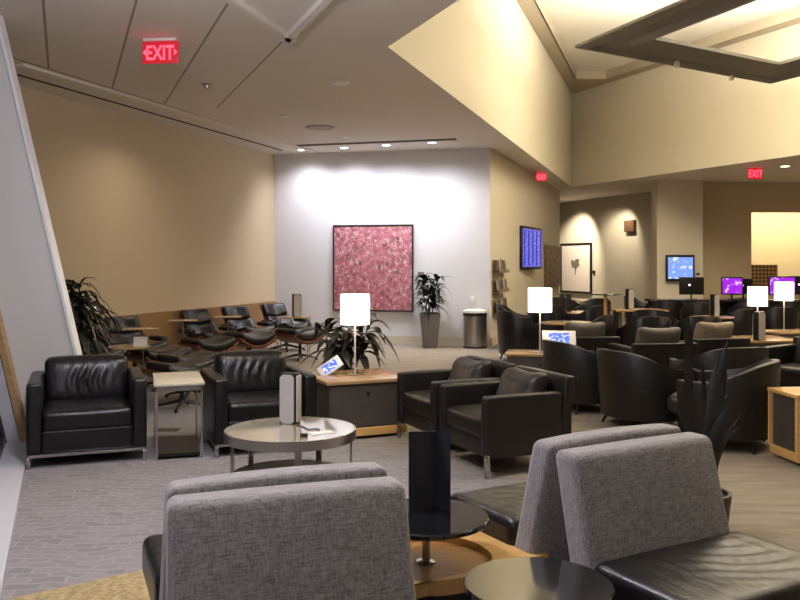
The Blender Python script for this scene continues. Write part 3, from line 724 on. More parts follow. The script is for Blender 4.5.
# ------------------------------------------------------------------ grey benches
def bench():
    t = thing('lounge_bench', 'x', 'bench seat', (0, 0, 0), 0, 'grey-backed black-seated lounge benches')
    W = .80      # front faces -Y, origin under the foot of the back
    b = new()
    def sag(p):
        k = max(0, 1 - (p.x / .42) ** 2)
        w_ = .0045 * math.sin(p.x * 22 + p.y * 70 + 3 * math.sin(p.x * 9)) * math.exp(-((p.x - .12) / .18) ** 2 - ((p.y + .28) / .16) ** 2) if p.z > .38 else 0
        return (p.x, p.y, p.z - (.02 * k * math.exp(-((p.y + .3) / .2) ** 2) if p.z > .36 else 0) + w_)
    rbox(b, (0, -.25, .355), (W + .01, .53, .17), .04, (0, 0, .015), n=4, m=30, fn=sag); obj('seat', b, M['black'], t)
    b = new()
    def arch(p):
        k = (p.z - .22) / .6
        return (p.x * (1 - .03 * k), p.y + .15 * k - (.02 * (1 - (p.x / .4) ** 2) * k), p.z + (.008 * (1 - (p.x / .4) ** 2) if p.z > .6 else 0))
    rbox(b, (0, .04, .52), (W, .135, .58), .034, (0, .012, 0), n=5, m=6, fn=arch); obj('backrest', b, M['fabric'], t)
    b = new(); box(b, -W / 2 + .06, W / 2 - .06, -.5, .06, .06, .27, .01); obj('base', b, M['plastic_b'], t)
    for sx in (-1, 1):
        for y in (-.46, .02):
            b = new(); box(b, sx * (W / 2 - .1) - .02, sx * (W / 2 - .1) + .02, y - .02, y + .02, 0, .06); obj('leg', b, M['chrome'], t)
    return t
BN = bench()
def place_bench(topL, topR, label, away):
    """topL, topR: ends of the top edge on the ground plan; away: faces away from the camera"""
    a = Vector(topL); b_ = Vector(topR); mid = (a + b_) / 2; u = (b_ - a).normalized(); n = Vector((u.y, -u.x))  # towards the camera
    f = -n if away else n
    o = mid + f * .19
    return place(BN, label, (o.x, o.y), face(f.x, f.y))
z8 = .81
place_bench(at(167, 499, z8), at(400, 478, z8), 'grey woven bench back closest to the camera at lower left', False)
place_bench(at(168, 485, z8), at(383, 464, z8), 'lower left bench facing away, showing above its nearer twin', True)
place_bench(at(557, 453, z8), at(704, 432, z8), 'lower right bench with creased black leather seat facing forward', False)
place_bench(at(530, 444, z8), at(684, 423, z8), 'lower right bench facing away with its seat by the menu table', True)

# ------------------------------------------------------------------ low table on a golden platform
ang = math.radians(30); C = Vector((.62, 3.52)); uu = Vector((math.cos(ang), math.sin(ang))); vv = Vector((-math.sin(ang), math.cos(ang)))
ctr = (ray(426, 3.5)); PW, PD = .74, .56
t = thing('platform_table', 'round black table on a golden wood platform holding the menu stand', 'table', (ctr[0], ctr[1], 0), 0)
b = new()
rel = [C, C - uu * PW, C - uu * PW + vv * PD, C + vv * PD]
rel = [(p.x - ctr[0], p.y - ctr[1]) for p in rel]
es = []
for zz in (.27, .33):
    vs = [b.verts.new((x, y, zz)) for x, y in rel]; vc = [b.verts.new((.275 * math.cos(2 * PI * k / 48) + .0, .275 * math.sin(2 * PI * k / 48), zz)) for k in range(48)]
    e1 = [b.edges.new((vs[i], vs[(i + 1) % 4])) for i in range(4)]; e2 = [b.edges.new((vc[i], vc[(i + 1) % 48])) for i in range(48)]
    bmesh.ops.triangle_fill(b, use_beauty=True, edges=e1 + e2); es.append((vs, vc))
for k in range(4): b.faces.new((es[0][0][k], es[0][0][(k + 1) % 4], es[1][0][(k + 1) % 4], es[1][0][k]))
for k in range(48): b.faces.new((es[0][1][k], es[0][1][(k + 1) % 48], es[1][1][(k + 1) % 48], es[1][1][k]))
obj('wooden_platform', b, M['maple'], t, False)
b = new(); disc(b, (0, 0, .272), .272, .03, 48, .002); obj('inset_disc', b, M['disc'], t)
b = new(); ins = inset(rel, .08); prism(b, ins, 0, .268); obj('plinth', b, M['plastic_b'], t, False)
b = new(); tube(b, [(0, 0, .31), (0, 0, .478)], .017, 16); lathe(b, [(0, .30), (.04, .30), (.04, .31), (.017, .315)], seg=24); obj('stem', b, M['chrome'], t)
b = new(); disc(b, (0, 0, .478), .262, .022, 64, .005); obj('tabletop', b, M['gloss_black'], t)
# menu stand
q = at(429, 509, .5)
b = new()
def vplate(b, x0, y0, x1, y1, th, z0, z1, za):
    d = Vector((x1 - x0, y1 - y0)).normalized(); n = Vector((-d.y, d.x)) * th
    A = [(x0, y0), (x1, y1), (x1 + n.x, y1 + n.y), (x0 + n.x, y0 + n.y)]; Z = [z1, za, za, z1]
    lo = [b.verts.new((x, y, z0)) for x, y in A]; hi = [b.verts.new((A[i][0], A[i][1], Z[i])) for i in range(4)]
    b.faces.new(lo[::-1]); b.faces.new(hi)
    for k in range(4): b.faces.new((lo[k], lo[(k + 1) % 4], hi[(k + 1) % 4], hi[k]))
t = thing('menu_stand', 'tall black folded menu stand on the round black table', 'menu stand', (q[0] - .0, q[1], .501))
b = new(); vplate(b, -.085, -.03, .035, .03, .006, 0, .335, .325); obj('front_panel', b, M['darkgrey'] if 0 else mat('slate_black_card', '#2a2c31', .4), t, False)
b = new(); vplate(b, .035, .03, .085, -.04, .006, 0, .325, .35); obj('side_panel', b, mat('slate_black_card', '#2a2c31', .4), t, False)
# second round table at the very front
q = (.453, 2.76)
t = thing('pedestal_table', 'round glossy black table at the bottom edge before the right bench', 'table', q)
b = new(); disc(b, (0, 0, .478), .245, .022, 64, .005); obj('tabletop', b, M['gloss_black'], t)
b = new(); tube(b, [(0, 0, .02), (0, 0, .478)], .02, 16); obj('stem', b, M['chrome'], t)
b = new(); disc(b, (0, 0, 0), .17, .02, 40); obj('base', b, M['chrome'], t)
# rug
b = new(); A = [at(146, 572), at(2, 601), (-1.75, 3.0), (-.95, 3.0)]; A = [at(148, 571), (-1.78, 3.86), (-1.5, 3.1), (-.80, 3.1)]
prism(b, A, .001, .012); o = obj('rug', b, M['rug'], None, False); tag(o, 'gold flecked rug piece on the floor at the bottom left', 'rug')

# ------------------------------------------------------------------ lounge chairs and ottomans along the left wall
def eames():
    t = thing('lounge_chair', 'x', 'lounge chair', (0, 0, 0), 0, 'moulded wood and black leather lounge chairs')
    def pad(name, c, s, tilt, mt, puff=.03, par=None, r=.05):
        b = new(); R_ = Matrix.Translation(c) @ Matrix.Rotation(tilt, 4, 'X')
        rbox(b, (0, 0, 0), s, r, (0, puff * .4, puff), n=3, m=6, mtx=R_, fn=lambda p: (p.x, p.y, p.z + .10 * (p.x / .35) ** 2 - (.02 if abs(p.x) < .12 and abs(p.y) < .08 and p.z > 0 else 0))); return obj(name, b, mt, par or t)
    def shell(name, c, s, tilt):
        b = new(); R_ = Matrix.Translation(c) @ Matrix.Rotation(tilt, 4, 'X')
        rbox(b, (0, 0, 0), s, .008, n=2, m=8, mtx=R_, fn=lambda p: (p.x, p.y, p.z + .13 * (p.x / .36) ** 2)); return obj(name, b, M['walnut'], t)
    pad('seat_cushion', (0, -.05, .36), (.60, .56, .11), math.radians(-12), M['black'])
    shell('seat_shell', (0, -.03, .29), (.68, .58, .02), math.radians(-12))
    pad('back_cushion', (0, .28, .48), (.52, .24, .08), math.radians(52), M['black'])
    shell('back_shell', (0, .33, .455), (.58, .25, .018), math.radians(52))
    pad('head_cushion', (0, .43, .69), (.50, .24, .09), math.radians(62), M['black'])
    shell('head_shell', (0, .485, .675), (.53, .25, .018), math.radians(62))
    for s in (-1, 1):
        b = new(); rbox(b, (s * .36, .08, .52), (.11, .34, .06), .028, (0, 0, .01), n=3, m=2); obj('armrest', b, M['black'], t)
    b = new(); tube(b, [(0, .05, .09), (0, .05, .27)], .03, 12); obj('column', b, M['plastic_b'], t)
    b = new()
    for k in range(5):
        a = 2 * PI * k / 5 + PI / 2; tube(b, [(0, .05, .10), (.33 * math.cos(a), .05 + .33 * math.sin(a), .035)], [.022, .014], 8); lathe(b, [(0, 0), (.02, 0), (.02, .03), (0, .03)], (.33 * math.cos(a), .05 + .33 * math.sin(a), 0), 10)
    obj('star_base', b, M['plastic_b'], t)
    for s in (-1, 1):
        b = new(); tube(b, [(s * .13, .37, .42), (s * .13, .46, .56), (s * .13, .52, .66)], .011, 6); obj('back_brace', b, M['plastic_b'], t)
    return t
def ottoman():
    t = thing('ottoman', 'x', 'ottoman', (0, 0, 0), 0, 'black leather ottomans of the lounge chairs')
    b = new(); rbox(b, (0, 0, .385), (.62, .50, .12), .055, (0, .01, .03), n=4, m=6, fn=lambda p: (p.x, p.y, p.z + .09 * (p.x / .33) ** 2)); obj('cushion', b, M['black'], t)
    b = new(); rbox(b, (0, 0, .285), (.67, .52, .05), .015, n=2, m=8, fn=lambda p: (p.x, p.y, p.z + .13 * (p.x / .33) ** 2)); obj('shell', b, M['walnut'], t)
    b = new(); tube(b, [(0, 0, .08), (0, 0, .3)], .026, 12); obj('column', b, M['plastic_b'], t)
    b = new()
    for k in range(4):
        a = PI / 4 + PI / 2 * k; tube(b, [(0, 0, .09), (.27 * math.cos(a), .27 * math.sin(a), .03)], [.02, .012], 8)
        lathe(b, [(0, 0), (.018, 0), (.018, .03), (0, .03)], (.27 * math.cos(a), .27 * math.sin(a), 0), 10)
    obj('star_base', b, M['plastic_b'], t)
    return t
EC, OT = eames(), ottoman()
def swivel():
    t = thing('laptop_table', 'x', 'side table', (0, 0, 0), 0, 'small laptop tables by the lounge chairs')
    b = new(); rbox(b, (0, 0, .72), (.42, .30, .02), .009, n=3, m=1); obj('tabletop', b, M['oak'], t)
    b = new(); tube(b, [(0, .1, .02), (0, .1, .71)], .014, 10); obj('pole', b, M['chrome'], t)
    b = new(); disc(b, (0, .05, 0), .17, .02, 30); obj('base', b, M['chrome'], t)
    return t
ST = swivel()
fe = Vector((.72, -.69))
rows = [(93, 10.2, 'lounge chair half hidden behind the bushy plant at left', 1), (137, 11.2, 'lounge chair beside the round table with the white card', 1),
        (210, 12.9, 'middle lounge chair of the row, right of the wood panel edge', 1), (250, 13.9, 'second lounge chair from the artwork corner', 1), (288, 14.9, 'lounge chair nearest the artwork wall corner', 1)]
for i, (px, d, l, k) in enumerate(rows):
    ff = fe if i not in (0,) else Vector((.8, -.6)); q = Vector(ray(px, d)); place(EC, l, (q.x, q.y), face(*ff))
otts = [(146, 10.75, 'ottoman just behind the round table with the white card'), (190, 10.5, 'ottoman directly behind the stone-topped side table'), (180, 9.2, 'large ottoman closest to the two black armchairs'),
        (210, 11.9, 'ottoman in front of the middle lounge chair'), (248, 12.9, 'ottoman in front of the second lounge chair from the corner'), (297, 13.9, 'ottoman in front of the lounge chair nearest the corner')]
otts = [(160, 10.4, otts[0][2]), (190, 9.7, otts[1][2]), (182, 8.95, otts[2][2]), (208, 11.8, otts[3][2]), (250, 12.8, otts[4][2]), (300, 13.45, otts[5][2])]
for px, d, l in otts: q = ray(px, d); place(OT, l, q, face(.72, -.69))
for px, d, l in ((141, 10.6, 'small laptop table before the lounge chair by the white card'), (183, 12.15, 'small laptop table before the middle lounge chair'), (228, 12.95, 'small laptop table before the second lounge chair from the corner')):
    q = ray(px, d); place(ST, l, q, .2)
# round table with card at left
q = ray(129, 9.7); t = thing('round_side_table', 'round pale wood table holding the small white card', 'side table', q); HT = hz(346, 9.7)
b = new(); disc(b, (0, 0, HT - .02), .24, .02, 40); obj('tabletop', b, M['oak'], t)
for k in range(3):
    a = 2 * PI * k / 3 + .4; b = new(); tube(b, [(.15 * math.cos(a), .15 * math.sin(a), HT - .02), (.19 * math.cos(a), .19 * math.sin(a), 0)], .009, 8); obj('leg', b, M['chrome'], t)
q = ray(140, 9.6); b = new(); rbox(b, (0, 0, .055), (.155, .012, .11), .003, n=1, m=1, fn=lambda p: (p.x, p.y + p.z * .25, p.z)); rbox(b, (0, .04, .05), (.155, .006, .10), 0, m=1, fn=lambda p: (p.x, p.y - p.z * .25, p.z))
o = obj('table_card', b, M['paper'], None, False); o.location = (q[0], q[1] - .0, HT + .001); tag(o, 'small white tent card on the round pale table', 'table card')
# table with tower near the artwork corner
q = ray(294, 14.3); ht = hz(316.5, 14.3); t = thing('side_table', 'thin side table with a metal tower near the corner lounge chair', 'side table', q)
b = new(); rbox(b, (0, 0, ht - .01), (.55, .4, .02), .005, n=2, m=1); obj('tabletop', b, M['oak'], t)
for sx in (-1, 1):
    for sy in (-1, 1):
        b = new(); tube(b, [(sx * .25, sy * .17, 0), (sx * .25, sy * .17, ht - .02)], .009, 8); obj('leg', b, M['chrome'], t)
def tower_at(px, d, z, label, rz=.5, s=1): 
    o = dup(tower0, label, (*ray(px, d), z), rz); o.scale = (s, s, s); return o
tower_at(296.5, 14.3, ht + .001, 'metal power tower on the table near the artwork corner', .4, 1.08)
# floor outlet plate seen between the chairs
b = new(); q = at(167, 430); box(b, -.11, .11, -.06, .06, 0, .006, .002); o = obj('floor_outlet', b, M['darkgrey']); o.location = (*q, .001); tag(o, 'dark floor outlet plate behind the stone-topped side table', 'floor outlet')

# ------------------------------------------------------------------ artwork wall
def wx(px): # point on artwork wall under a column
    k = (px - 400) / F; d = (16.6 - .241 * 2.48) / (1 + .241 * k); return Vector((k * d, d))
wa = math.atan2(-1.0, 4.15); wn = Vector((math.sin(wa), -math.cos(wa)))
a, b_ = wx(334), wx(413.5); mid = (a + b_) / 2 + wn * .03; WW = (b_ - a).length; z0, z1 = hz(311, mid.y), hz(225, mid.y)
t = thing('abstract_painting', 'large pink abstract painting in a thin dark frame', 'painting', (mid.x, mid.y, (z0 + z1) / 2), wa)
hh = (z1 - z0) / 2
b = new(); rbox(b, (0, -.006, 0), (WW - .03, .03, 2 * hh - .03), 0, m=1); obj('canvas', b, M['art'], t, False)
b = new()
for s in (-1, 1):
    box(b, s * (WW / 2 - .008) - .012, s * (WW / 2 - .008) + .012, -.03, .02, -hh, hh); box(b, -WW / 2, WW / 2, -.03, .02, s * (hh - .008) - .012, s * (hh - .008) + .012)
obj('picture_frame', b, M['frame'], t, False)
def wallbox(name, px0, px1, py0, py1, m, label, cat, th=.03):
    a, c = wx(px0), wx(px1); mid = (a + c) / 2 + wn * (th / 2 + .001); b = new(); z0, z1 = hz(py1, mid.y), hz(py0, mid.y)
    rbox(b, (0, 0, 0), ((c - a).length, th, z1 - z0), .003, n=1, m=1); o = obj(name, b, m); o.location = (mid.x, mid.y, (z0 + z1) / 2); o.rotation_euler = (0, 0, wa); return tag(o, label, cat)
wallbox('wall_plaque', 418, 424, 272, 276, M['pot'], 'small grey caption plaque on the white wall by the painting', 'plaque', .015)
wallbox('wall_thermostat', 470, 475, 296, 304, M['plastic_w'], 'small white wall box above the bin', 'thermostat', .04)
# bin
q = at(475, 347.5); R = .215; t = thing('trash_bin', 'round stainless steel bin with black band beside the beige corner', 'bin', q)
b = new(); lathe(b, [(0, .02), (R, .02), (R, .60), (0, .60)], seg=40); obj('body', b, M['steel'], t)
b = new(); lathe(b, [(0, 0), (R + .006, 0), (R + .006, .03), (0, .03)], seg=40); obj('base_ring', b, M['plastic_b'], t)
b = new(); lathe(b, [(R + .008, .585), (R + .008, .64), (0, .64), (0, .585), (R + .008, .585)], seg=40); obj('band', b, M['plastic_b'], t)
b = new(); lathe(b, [(R + .004, .64), (R, .68), (R * .6, .705), (0, .71)], seg=40); obj('lid', b, M['vent'], t)

# ------------------------------------------------------------------ display wall
def dx(px):
    k = (px - 400) / F; d = (1.67 - .329 * 15.6) / (k - .329); return Vector((k * d, d))
da = math.atan2(1, .329); dn = Vector((math.sin(da), -math.cos(da)))
# TV
p1, p2 = Vector(ray(522.5, 18.55)), Vector(ray(541.5, 20.25)); mid = (p1 + p2) / 2; ang = math.atan2(p2.y - p1.y, p2.x - p1.x); L = (p2 - p1).length; zc = (hz(227, 18.6) + hz(268, 18.6)) / 2; hh = (hz(227, 18.6) - hz(268, 18.6)) / 2
t = thing('flight_display', 'blue flight information display on the beige wall', 'display screen', (mid.x, mid.y, zc), ang)
b = new(); rbox(b, (0, .08, 0), (L + .08, .16, 2 * hh + .06), .01, n=2, m=1); obj('housing', b, M['plastic_b'], t)
b = new(); rbox(b, (0, -.004, 0), (L - .04, .006, 2 * hh - .05), 0, m=1); sc_ = obj('screen', b, M['blueboard'], t, False)
for k in range(5):
    b = new(); rbox(b, (-L / 2 + .16 + k * (L - .3) / 4, -.009, 0), (.09, .003, 2 * hh - .1), 0, m=1)
    obj('column_bar', b, mat('violet_column_glow', '#1c1670', .5, emit='#2a1c8c', es=.4), sc_, False)
b = new(); rbox(b, (-.2, .19, 0), (.3, .10, .3), .01, n=2, m=1); obj('wall_bracket', b, M['plastic_b'], t)
# brown collage
a, c = dx(544), dx(558.5); mid = (a + c) / 2 + dn * .03; b = new(); z0, z1 = hz(288, 22.3), hz(245, 22.3)
t = thing('collage_picture', 'tall narrow brown collage beside the pale leaf picture', 'picture', (mid.x, mid.y, (z0 + z1) / 2), da)
rbox(b, (0, 0, 0), ((c - a).length, .04, z1 - z0), .002, n=1, m=1); obj('print', b, M['darkart'], t, False)
# brochure racks and magazines
random.seed(11)
RACKN = ['top magazine rack on the beige wall corner', 'middle magazine rack on the beige wall corner', 'bottom magazine rack on the beige wall corner']
for i, (ya, yb) in enumerate(((260, 273), (280, 292), (299, 312))):
    p = dx(498) + dn * .06; z0, z1 = hz(yb, p.y), hz(ya, p.y)
    t = thing('magazine_rack', RACKN[i], 'magazine rack', (p.x, p.y, z0), da, 'magazine racks on the wall')
    b = new(); box(b, -.55, .5, .03, .055, 0, z1 - z0, .004); obj('back_plate', b, M['acrylic'], t)
    b = new(); box(b, -.55, .5, -.06, .03, 0, .015); box(b, -.55, .5, -.07, -.06, 0, .07); obj('tray', b, M['acrylic'], t, False)
    for k in range(5):
        mm = M[['mag1', 'mag2', 'mag3'][(k + i) % 3]]; b = new(); hgt = (z1 - z0) * random.uniform(.8, 1.02)
        rbox(b, (0, 0, hgt / 2), (.16, .012, hgt), 0, m=1, fn=lambda p: (p.x, p.y + p.z * .12, p.z)); o = obj('magazine', b, mm, None, False)
        l = -.44 + k * .21; d2 = Vector((math.cos(da), math.sin(da))); pp = p + d2 * l + dn * .035; o.location = (pp.x, pp.y, z0 + .017); o.rotation_euler = (0, 0, da)
        tag(o, 'thin magazine standing in the %s' % RACKN[i].replace(' on the beige wall corner', ' by the wall corner'), 'magazine', 'magazines in the %s' % RACKN[i].split(' on')[0])
# leaf picture on far wall
def fw(px): k = (px - 400) / F; d = 17.1 / (k + .38); return Vector((k * d, d))
fx0, fx1 = Vector((4, 34.5)), Vector((8.1, 23.7)); fd = (fx1 - fx0).normalized()
def fwall(px):
    k = (px - 400) / F; # x = k d ; on line fx0 + s fd
    s = (k * fx0.y - fx0.x) / (fd.x - k * fd.y); return fx0 + fd * s
fn_ = Vector((-fd.y, fd.x)) * -1
fa = math.atan2(fd.y, fd.x); 
if Vector((math.sin(fa), -math.cos(fa))).dot(-fx0) < 0: pass
fN = Vector((math.sin(fa), -math.cos(fa)))
a, c = fwall(562.5), fwall(592); mid = (a + c) / 2 + fN * .03; WW = (c - a).length; z0, z1 = hz(292, mid.y), hz(244, mid.y); hh = (z1 - z0) / 2
t = thing('leaf_picture', 'tall pale picture of a grey leaf on the far wall', 'picture', (mid.x, mid.y, (z0 + z1) / 2), fa)
b = new(); rbox(b, (0, 0, 0), (WW, .03, 2 * hh), 0, m=1); obj('sheet', b, M['leafart'], t, False)
b = new()
for s in (-1, 1):
    box(b, s * WW / 2 - .03, s * WW / 2 + .03, -.04, .015, -hh - .03, hh + .03); box(b, -WW / 2, WW / 2, -.04, .015, s * hh - .03, s * hh + .03)
obj('picture_frame', b, M['frame'], t, False)
b = new(); pts = [(-.34, .10), (-.26, .22), (-.08, .13), (.02, .24), (.28, .22), (.22, .05), (.30, -.02), (.05, -.18), (-.02, -.45), (-.06, -.45), (-.05, -.17), (-.27, -.12)]
pts = [(x * .85, z * .8 + .12) for x, z in pts]
A = [b.verts.new((x, -.018, z)) for x, z in pts]; B = [b.verts.new((x, -.022, z)) for x, z in pts]; b.faces.new(A); b.faces.new(B[::-1])
for k in range(len(pts)): b.faces.new((A[k], A[(k + 1) % len(pts)], B[(k + 1) % len(pts)], B[k]))
obj('leaf_shape', b, M['leafgrey'], t, False)
mid = fwall(631.5) + fN * .06; b = new(); rbox(b, (0, 0, 0), (.5, .1, .36), .02, n=2, m=1); o = obj('wall_alarm', b, mat('brown_alarm_box', '#6e5238', .5)); o.location = (mid.x, mid.y, hz(226, mid.y)); o.rotation_euler = (0, 0, fa); tag(o, 'small brown box high on the far wall', 'alarm box')
mid = fwall(594.5) + fN * .03; b = new(); rbox(b, (0, 0, 0), (.12, .04, .1), .005, n=1, m=1); o = obj('light_switch', b, M['frame']); o.location = (mid.x, mid.y, hz(272, mid.y)); o.rotation_euler = (0, 0, fa); tag(o, 'tiny dark switch right of the leaf picture', 'switch')

# ------------------------------------------------------------------ tub chairs
def tub_mesh(R=.40, hb=.74, ha=.56, z0=.11, open_=50, th=.055, flat=.92):
    b = new(); N = 36; rows_ = []
    a0 = math.radians(-90 + open_); a1 = math.radians(270 - open_)
    for i in range(N + 1):
        a = a0 + (a1 - a0) * i / N; s = abs(math.sin((a - PI / 2) / 2)) ; k = math.cos(min(PI, abs(a - PI / 2) / math.radians(128) * PI))
        w_ = .5 + .5 * k; w_ = w_ * w_ * (3 - 2 * w_); h = ha + (hb - ha) * w_
        cr = []
        for (rr, z) in ((R * .94, z0), (R, z0 + .22), (R + .02, h - .02), (R + .012, h), (R - th + .01, h), (R - th, h - .02), (R - th - .02, z0 + .2), (R * .94 - th, z0)):
            x = rr * math.copysign(abs(math.cos(a)) ** flat, math.cos(a)); y = rr * math.copysign(abs(math.sin(a)) ** flat, math.sin(a)); cr.append(b.verts.new((x, y, z)))
        rows_.append(cr)
    for p, q in zip(rows_, rows_[1:]):
        for k in range(8): b.faces.new((p[k], p[(k + 1) % 8], q[(k + 1) % 8], q[k]))
    b.faces.new(rows_[0]); b.faces.new(rows_[-1][::-1]); return b
def tub(mm, name='tub_chair', hb=.74, ha=.56, R=.40):
    t = thing(name, 'x', 'tub chair', (0, 0, 0), 0)
    obj('shell', tub_mesh(R, hb, ha), mm, t, True, 60)
    b = new(); rbox(b, (0, -.03, .36), (R * 1.62, R * 1.62, .16), .06, (0, 0, .02), n=4, m=4); obj('seat_cushion', b, mm, t)
    b = new(); disc(b, (0, 0, .15), R * .8, .13, 32); obj('base', b, mm, t)
    for sx in (-1, 1):
        for sy in (-1, 1):
            b = new(); tube(b, [(sx * R * .55, sy * R * .55, .15), (sx * R * .68, sy * R * .68, 0)], [.02, .012], 8); obj('leg', b, M['plastic_b'], t)
    return t
TB = tub(M['brownblack'], hb=.735, ha=.57, R=.44)
g = 'dark leather tub chairs near the middle'
place(TB, 'dark tub chair with swooping back right of the brown armchairs', ray(647, 8.02), face(.93, .37), g)
place(TB, 'dark tub chair between the nearer tub chair and the brown armchair', ray(587, 8.95), face(.95, .3), g)
place(TB, 'dark tub chair right behind the strap-leaved plant', ray(718, 8.5), face(-.3, .95), g)
place(TB, 'brownish tub chair standing left of the cabinet at the right edge', ray(722, 7.2), face(-.85, .5), g)
TS = tub(M['black'], 'bucket_chair', .80, .60, .36)
g = 'black bucket chairs in the back'
for px, d, fx_, fy_, l in ((521, 13.4, .8, .3, 'black bucket chair closest to the display wall by the white lamp'), (518, 15.0, .9, -.2, 'black bucket chair behind the lamp at the display wall'),
        (587, 12.4, -.7, .4, 'black bucket chair at the right end of the oval table'), (588, 15.2, -.5, .6, 'black bucket chair between the two oval tables'),
        (548, 15.6, .3, .8, 'black bucket chair on the left of the farther oval table'), (643, 12.1, -.2, .98, 'black bucket chair standing behind the grey cushioned armchair'),
        (694, 12.2, -.1, .98, 'black bucket chair standing behind the tan cushioned armchair'), (655, 13.8, .5, .8, 'black bucket chair left of the small round table'),
        (735, 14.0, -.3, .9, 'dark round-backed chair right of the small round table'), 
        (568, 18.6, .5, .5, 'black bucket chair below the pale leaf picture'), (592, 17.6, -.5, -.5, 'black moulded chair right of the white tapered table base'),
        (641, 19.2, .5, -.3, 'black bucket chair beyond the counter tower'), (775, 14.6, 0, 1, 'black chair behind the two right-hand lamps')):
    place(TS, l, ray(px, d), face(fx_, fy_), g)
# club armchairs in the middle distance seen from behind
club('dark armchair with grey cushion behind the second tablet', ray(581, 10.75), face(-.05, 1), .78, .74, .58, .80, 'brownblack', 'cushgrey', aw=.09, ph=.64)
club('dark armchair with grey cushion in front of a black bucket chair', ray(651, 9.9), face(-.15, .98), .78, .74, .58, .80, 'brownblack', 'cushgrey', aw=.09, ph=.64)
club('dark armchair with creased tan cushion left of the right console', ray(705, 10.5), face(-.2, .97), .74, .74, .58, .82, 'brownblack', 'cushtan', aw=.09, ph=.64)
club('black armchair cut by the right edge above the framed cabinet', ray(812, 9.2), face(-.8, -.6), .78, .74, .62, .74, 'black', 'pillow', aw=.09)

# consoles
cabinet('wooden cabinet under the lamp and second tablet', ray(541, 9.72), math.radians(-12), .8, .5)
place(LP, 'glowing white drum lamp before the display wall', (*ray(540, 9.68), HC + .001), -.2)
q = ray(559, 9.6); tablet('white tablet with blue screen on the cabinet behind the tub chair', (q[0], q[1], HC + .001), math.radians(-8), math.radians(38), 0, .38, .2, .17)
cR = ray(752, 11.3); cabinet('dark console with wood top carrying the tower and lamp at right', cR, math.radians(8), 1.05, .8, .54, 'oak')
place(LP, 'left one of the two glowing lamps at the right edge', (*ray(757.5, 11.3), .541), 0).scale = (.93, .93, .93)
tower_at(759, 10.98, .541, 'metal power tower in front of the left lamp of the right-hand pair', .5, 1.05)
cabinet('wooden cabinet under the rightmost lamp', ray(792, 12.4), math.radians(8), .8, .6, .55)
place(LP, 'right one of the two glowing lamps at the right edge', (*ray(784, 12.3), .551), 0).scale = (.97, .97, .97)
# cabinet at right edge with wood frame
p = Vector(at(797, 468)); ang = math.radians(6); uu = Vector((math.cos(ang), math.sin(ang))); vv = Vector((-math.sin(ang), math.cos(ang))); c_ = p + uu * .4 + vv * .21
cabinet('grey cabinet with golden wood frame at the right edge', tuple(c_), ang, .8, .42, .55, 'maple', framed=True)
# round tables
def pedestal(label, px, d, z, rx, m='oak', stem='chrome', name='oval_table'):
    t = thing(name, label, 'table', ray(px, d)); b = new(); lathe(b, [(0, z - .025), (rx - .01, z - .025), (rx, z - .012), (rx - .01, z), (0, z)], seg=48, sy=.8); obj('tabletop', b, M[m], t)
    b = new(); lathe(b, [(0, 0), (rx * .5, 0), (rx * .45, .02), (.05, .05), (.03, .2), (.03, z - .025), (0, z - .025)], seg=24); obj('pedestal', b, M[stem], t); return t
pedestal('pale oval table behind the lamp, nearer of the two', 568, 13.5, .60, .46)
pedestal('pale oval table behind the lamp, farther of the two', 577, 16.4, .60, .50)
pedestal('small round table carrying the dark metal tower in the middle', 712, 13.0, hz(316.5, 13.0), .34, name='round_table'); tower_at(714.5, 12.9, hz(316.5, 13.0) + .001, 'metal power tower on the small round table in the middle', .6, .98)
t = pedestal('tall round bar table with a wooden post below the leaf picture', 605.5, 14.2, hz(293.5, 14.2), .27, 'gloss_black', 'maple', 'bar_table')
t = pedestal('table with white tapered foot beneath the leaf picture', 581, 19.0, .72, .4, 'oak', 'plastic_w', 'white_foot_table')
# beige counter with tower
t = thing('long_counter', 'long low beige counter with a metal tower before the far wall', 'counter', (*ray(642, 17.0), 0), 0); hc = hz(309, 17.0)
b = new(); box(b, -.6, .45, -.3, .3, hc - .04, hc, .004); obj('countertop', b, M['oak'], t)
for s in (-.5, .35):
    b = new(); box(b, s - .03, s + .03, -.25, .25, 0, hc - .04); obj('leg', b, M['darkgrey'], t)
tower_at(629.5, 16.95, hc + .001, 'metal power tower on the long low beige counter', .5, 1.15)
# black speakers under the leaf picture
for px, l in ((562, 'left of the two black slabs below the leaf picture'), (568.5, 'right of the two black slabs below the leaf picture')):
    d = 16.5; b = new(); rbox(b, (0, 0, .17), (.09, .09, .34), .006, n=2, m=1); o = obj('menu_holder', b, M['plastic_b']); o.location = (*ray(px, d), .601); o['k'] = 0; tag(o, l, 'menu holder', 'black table stands'); del o['k']
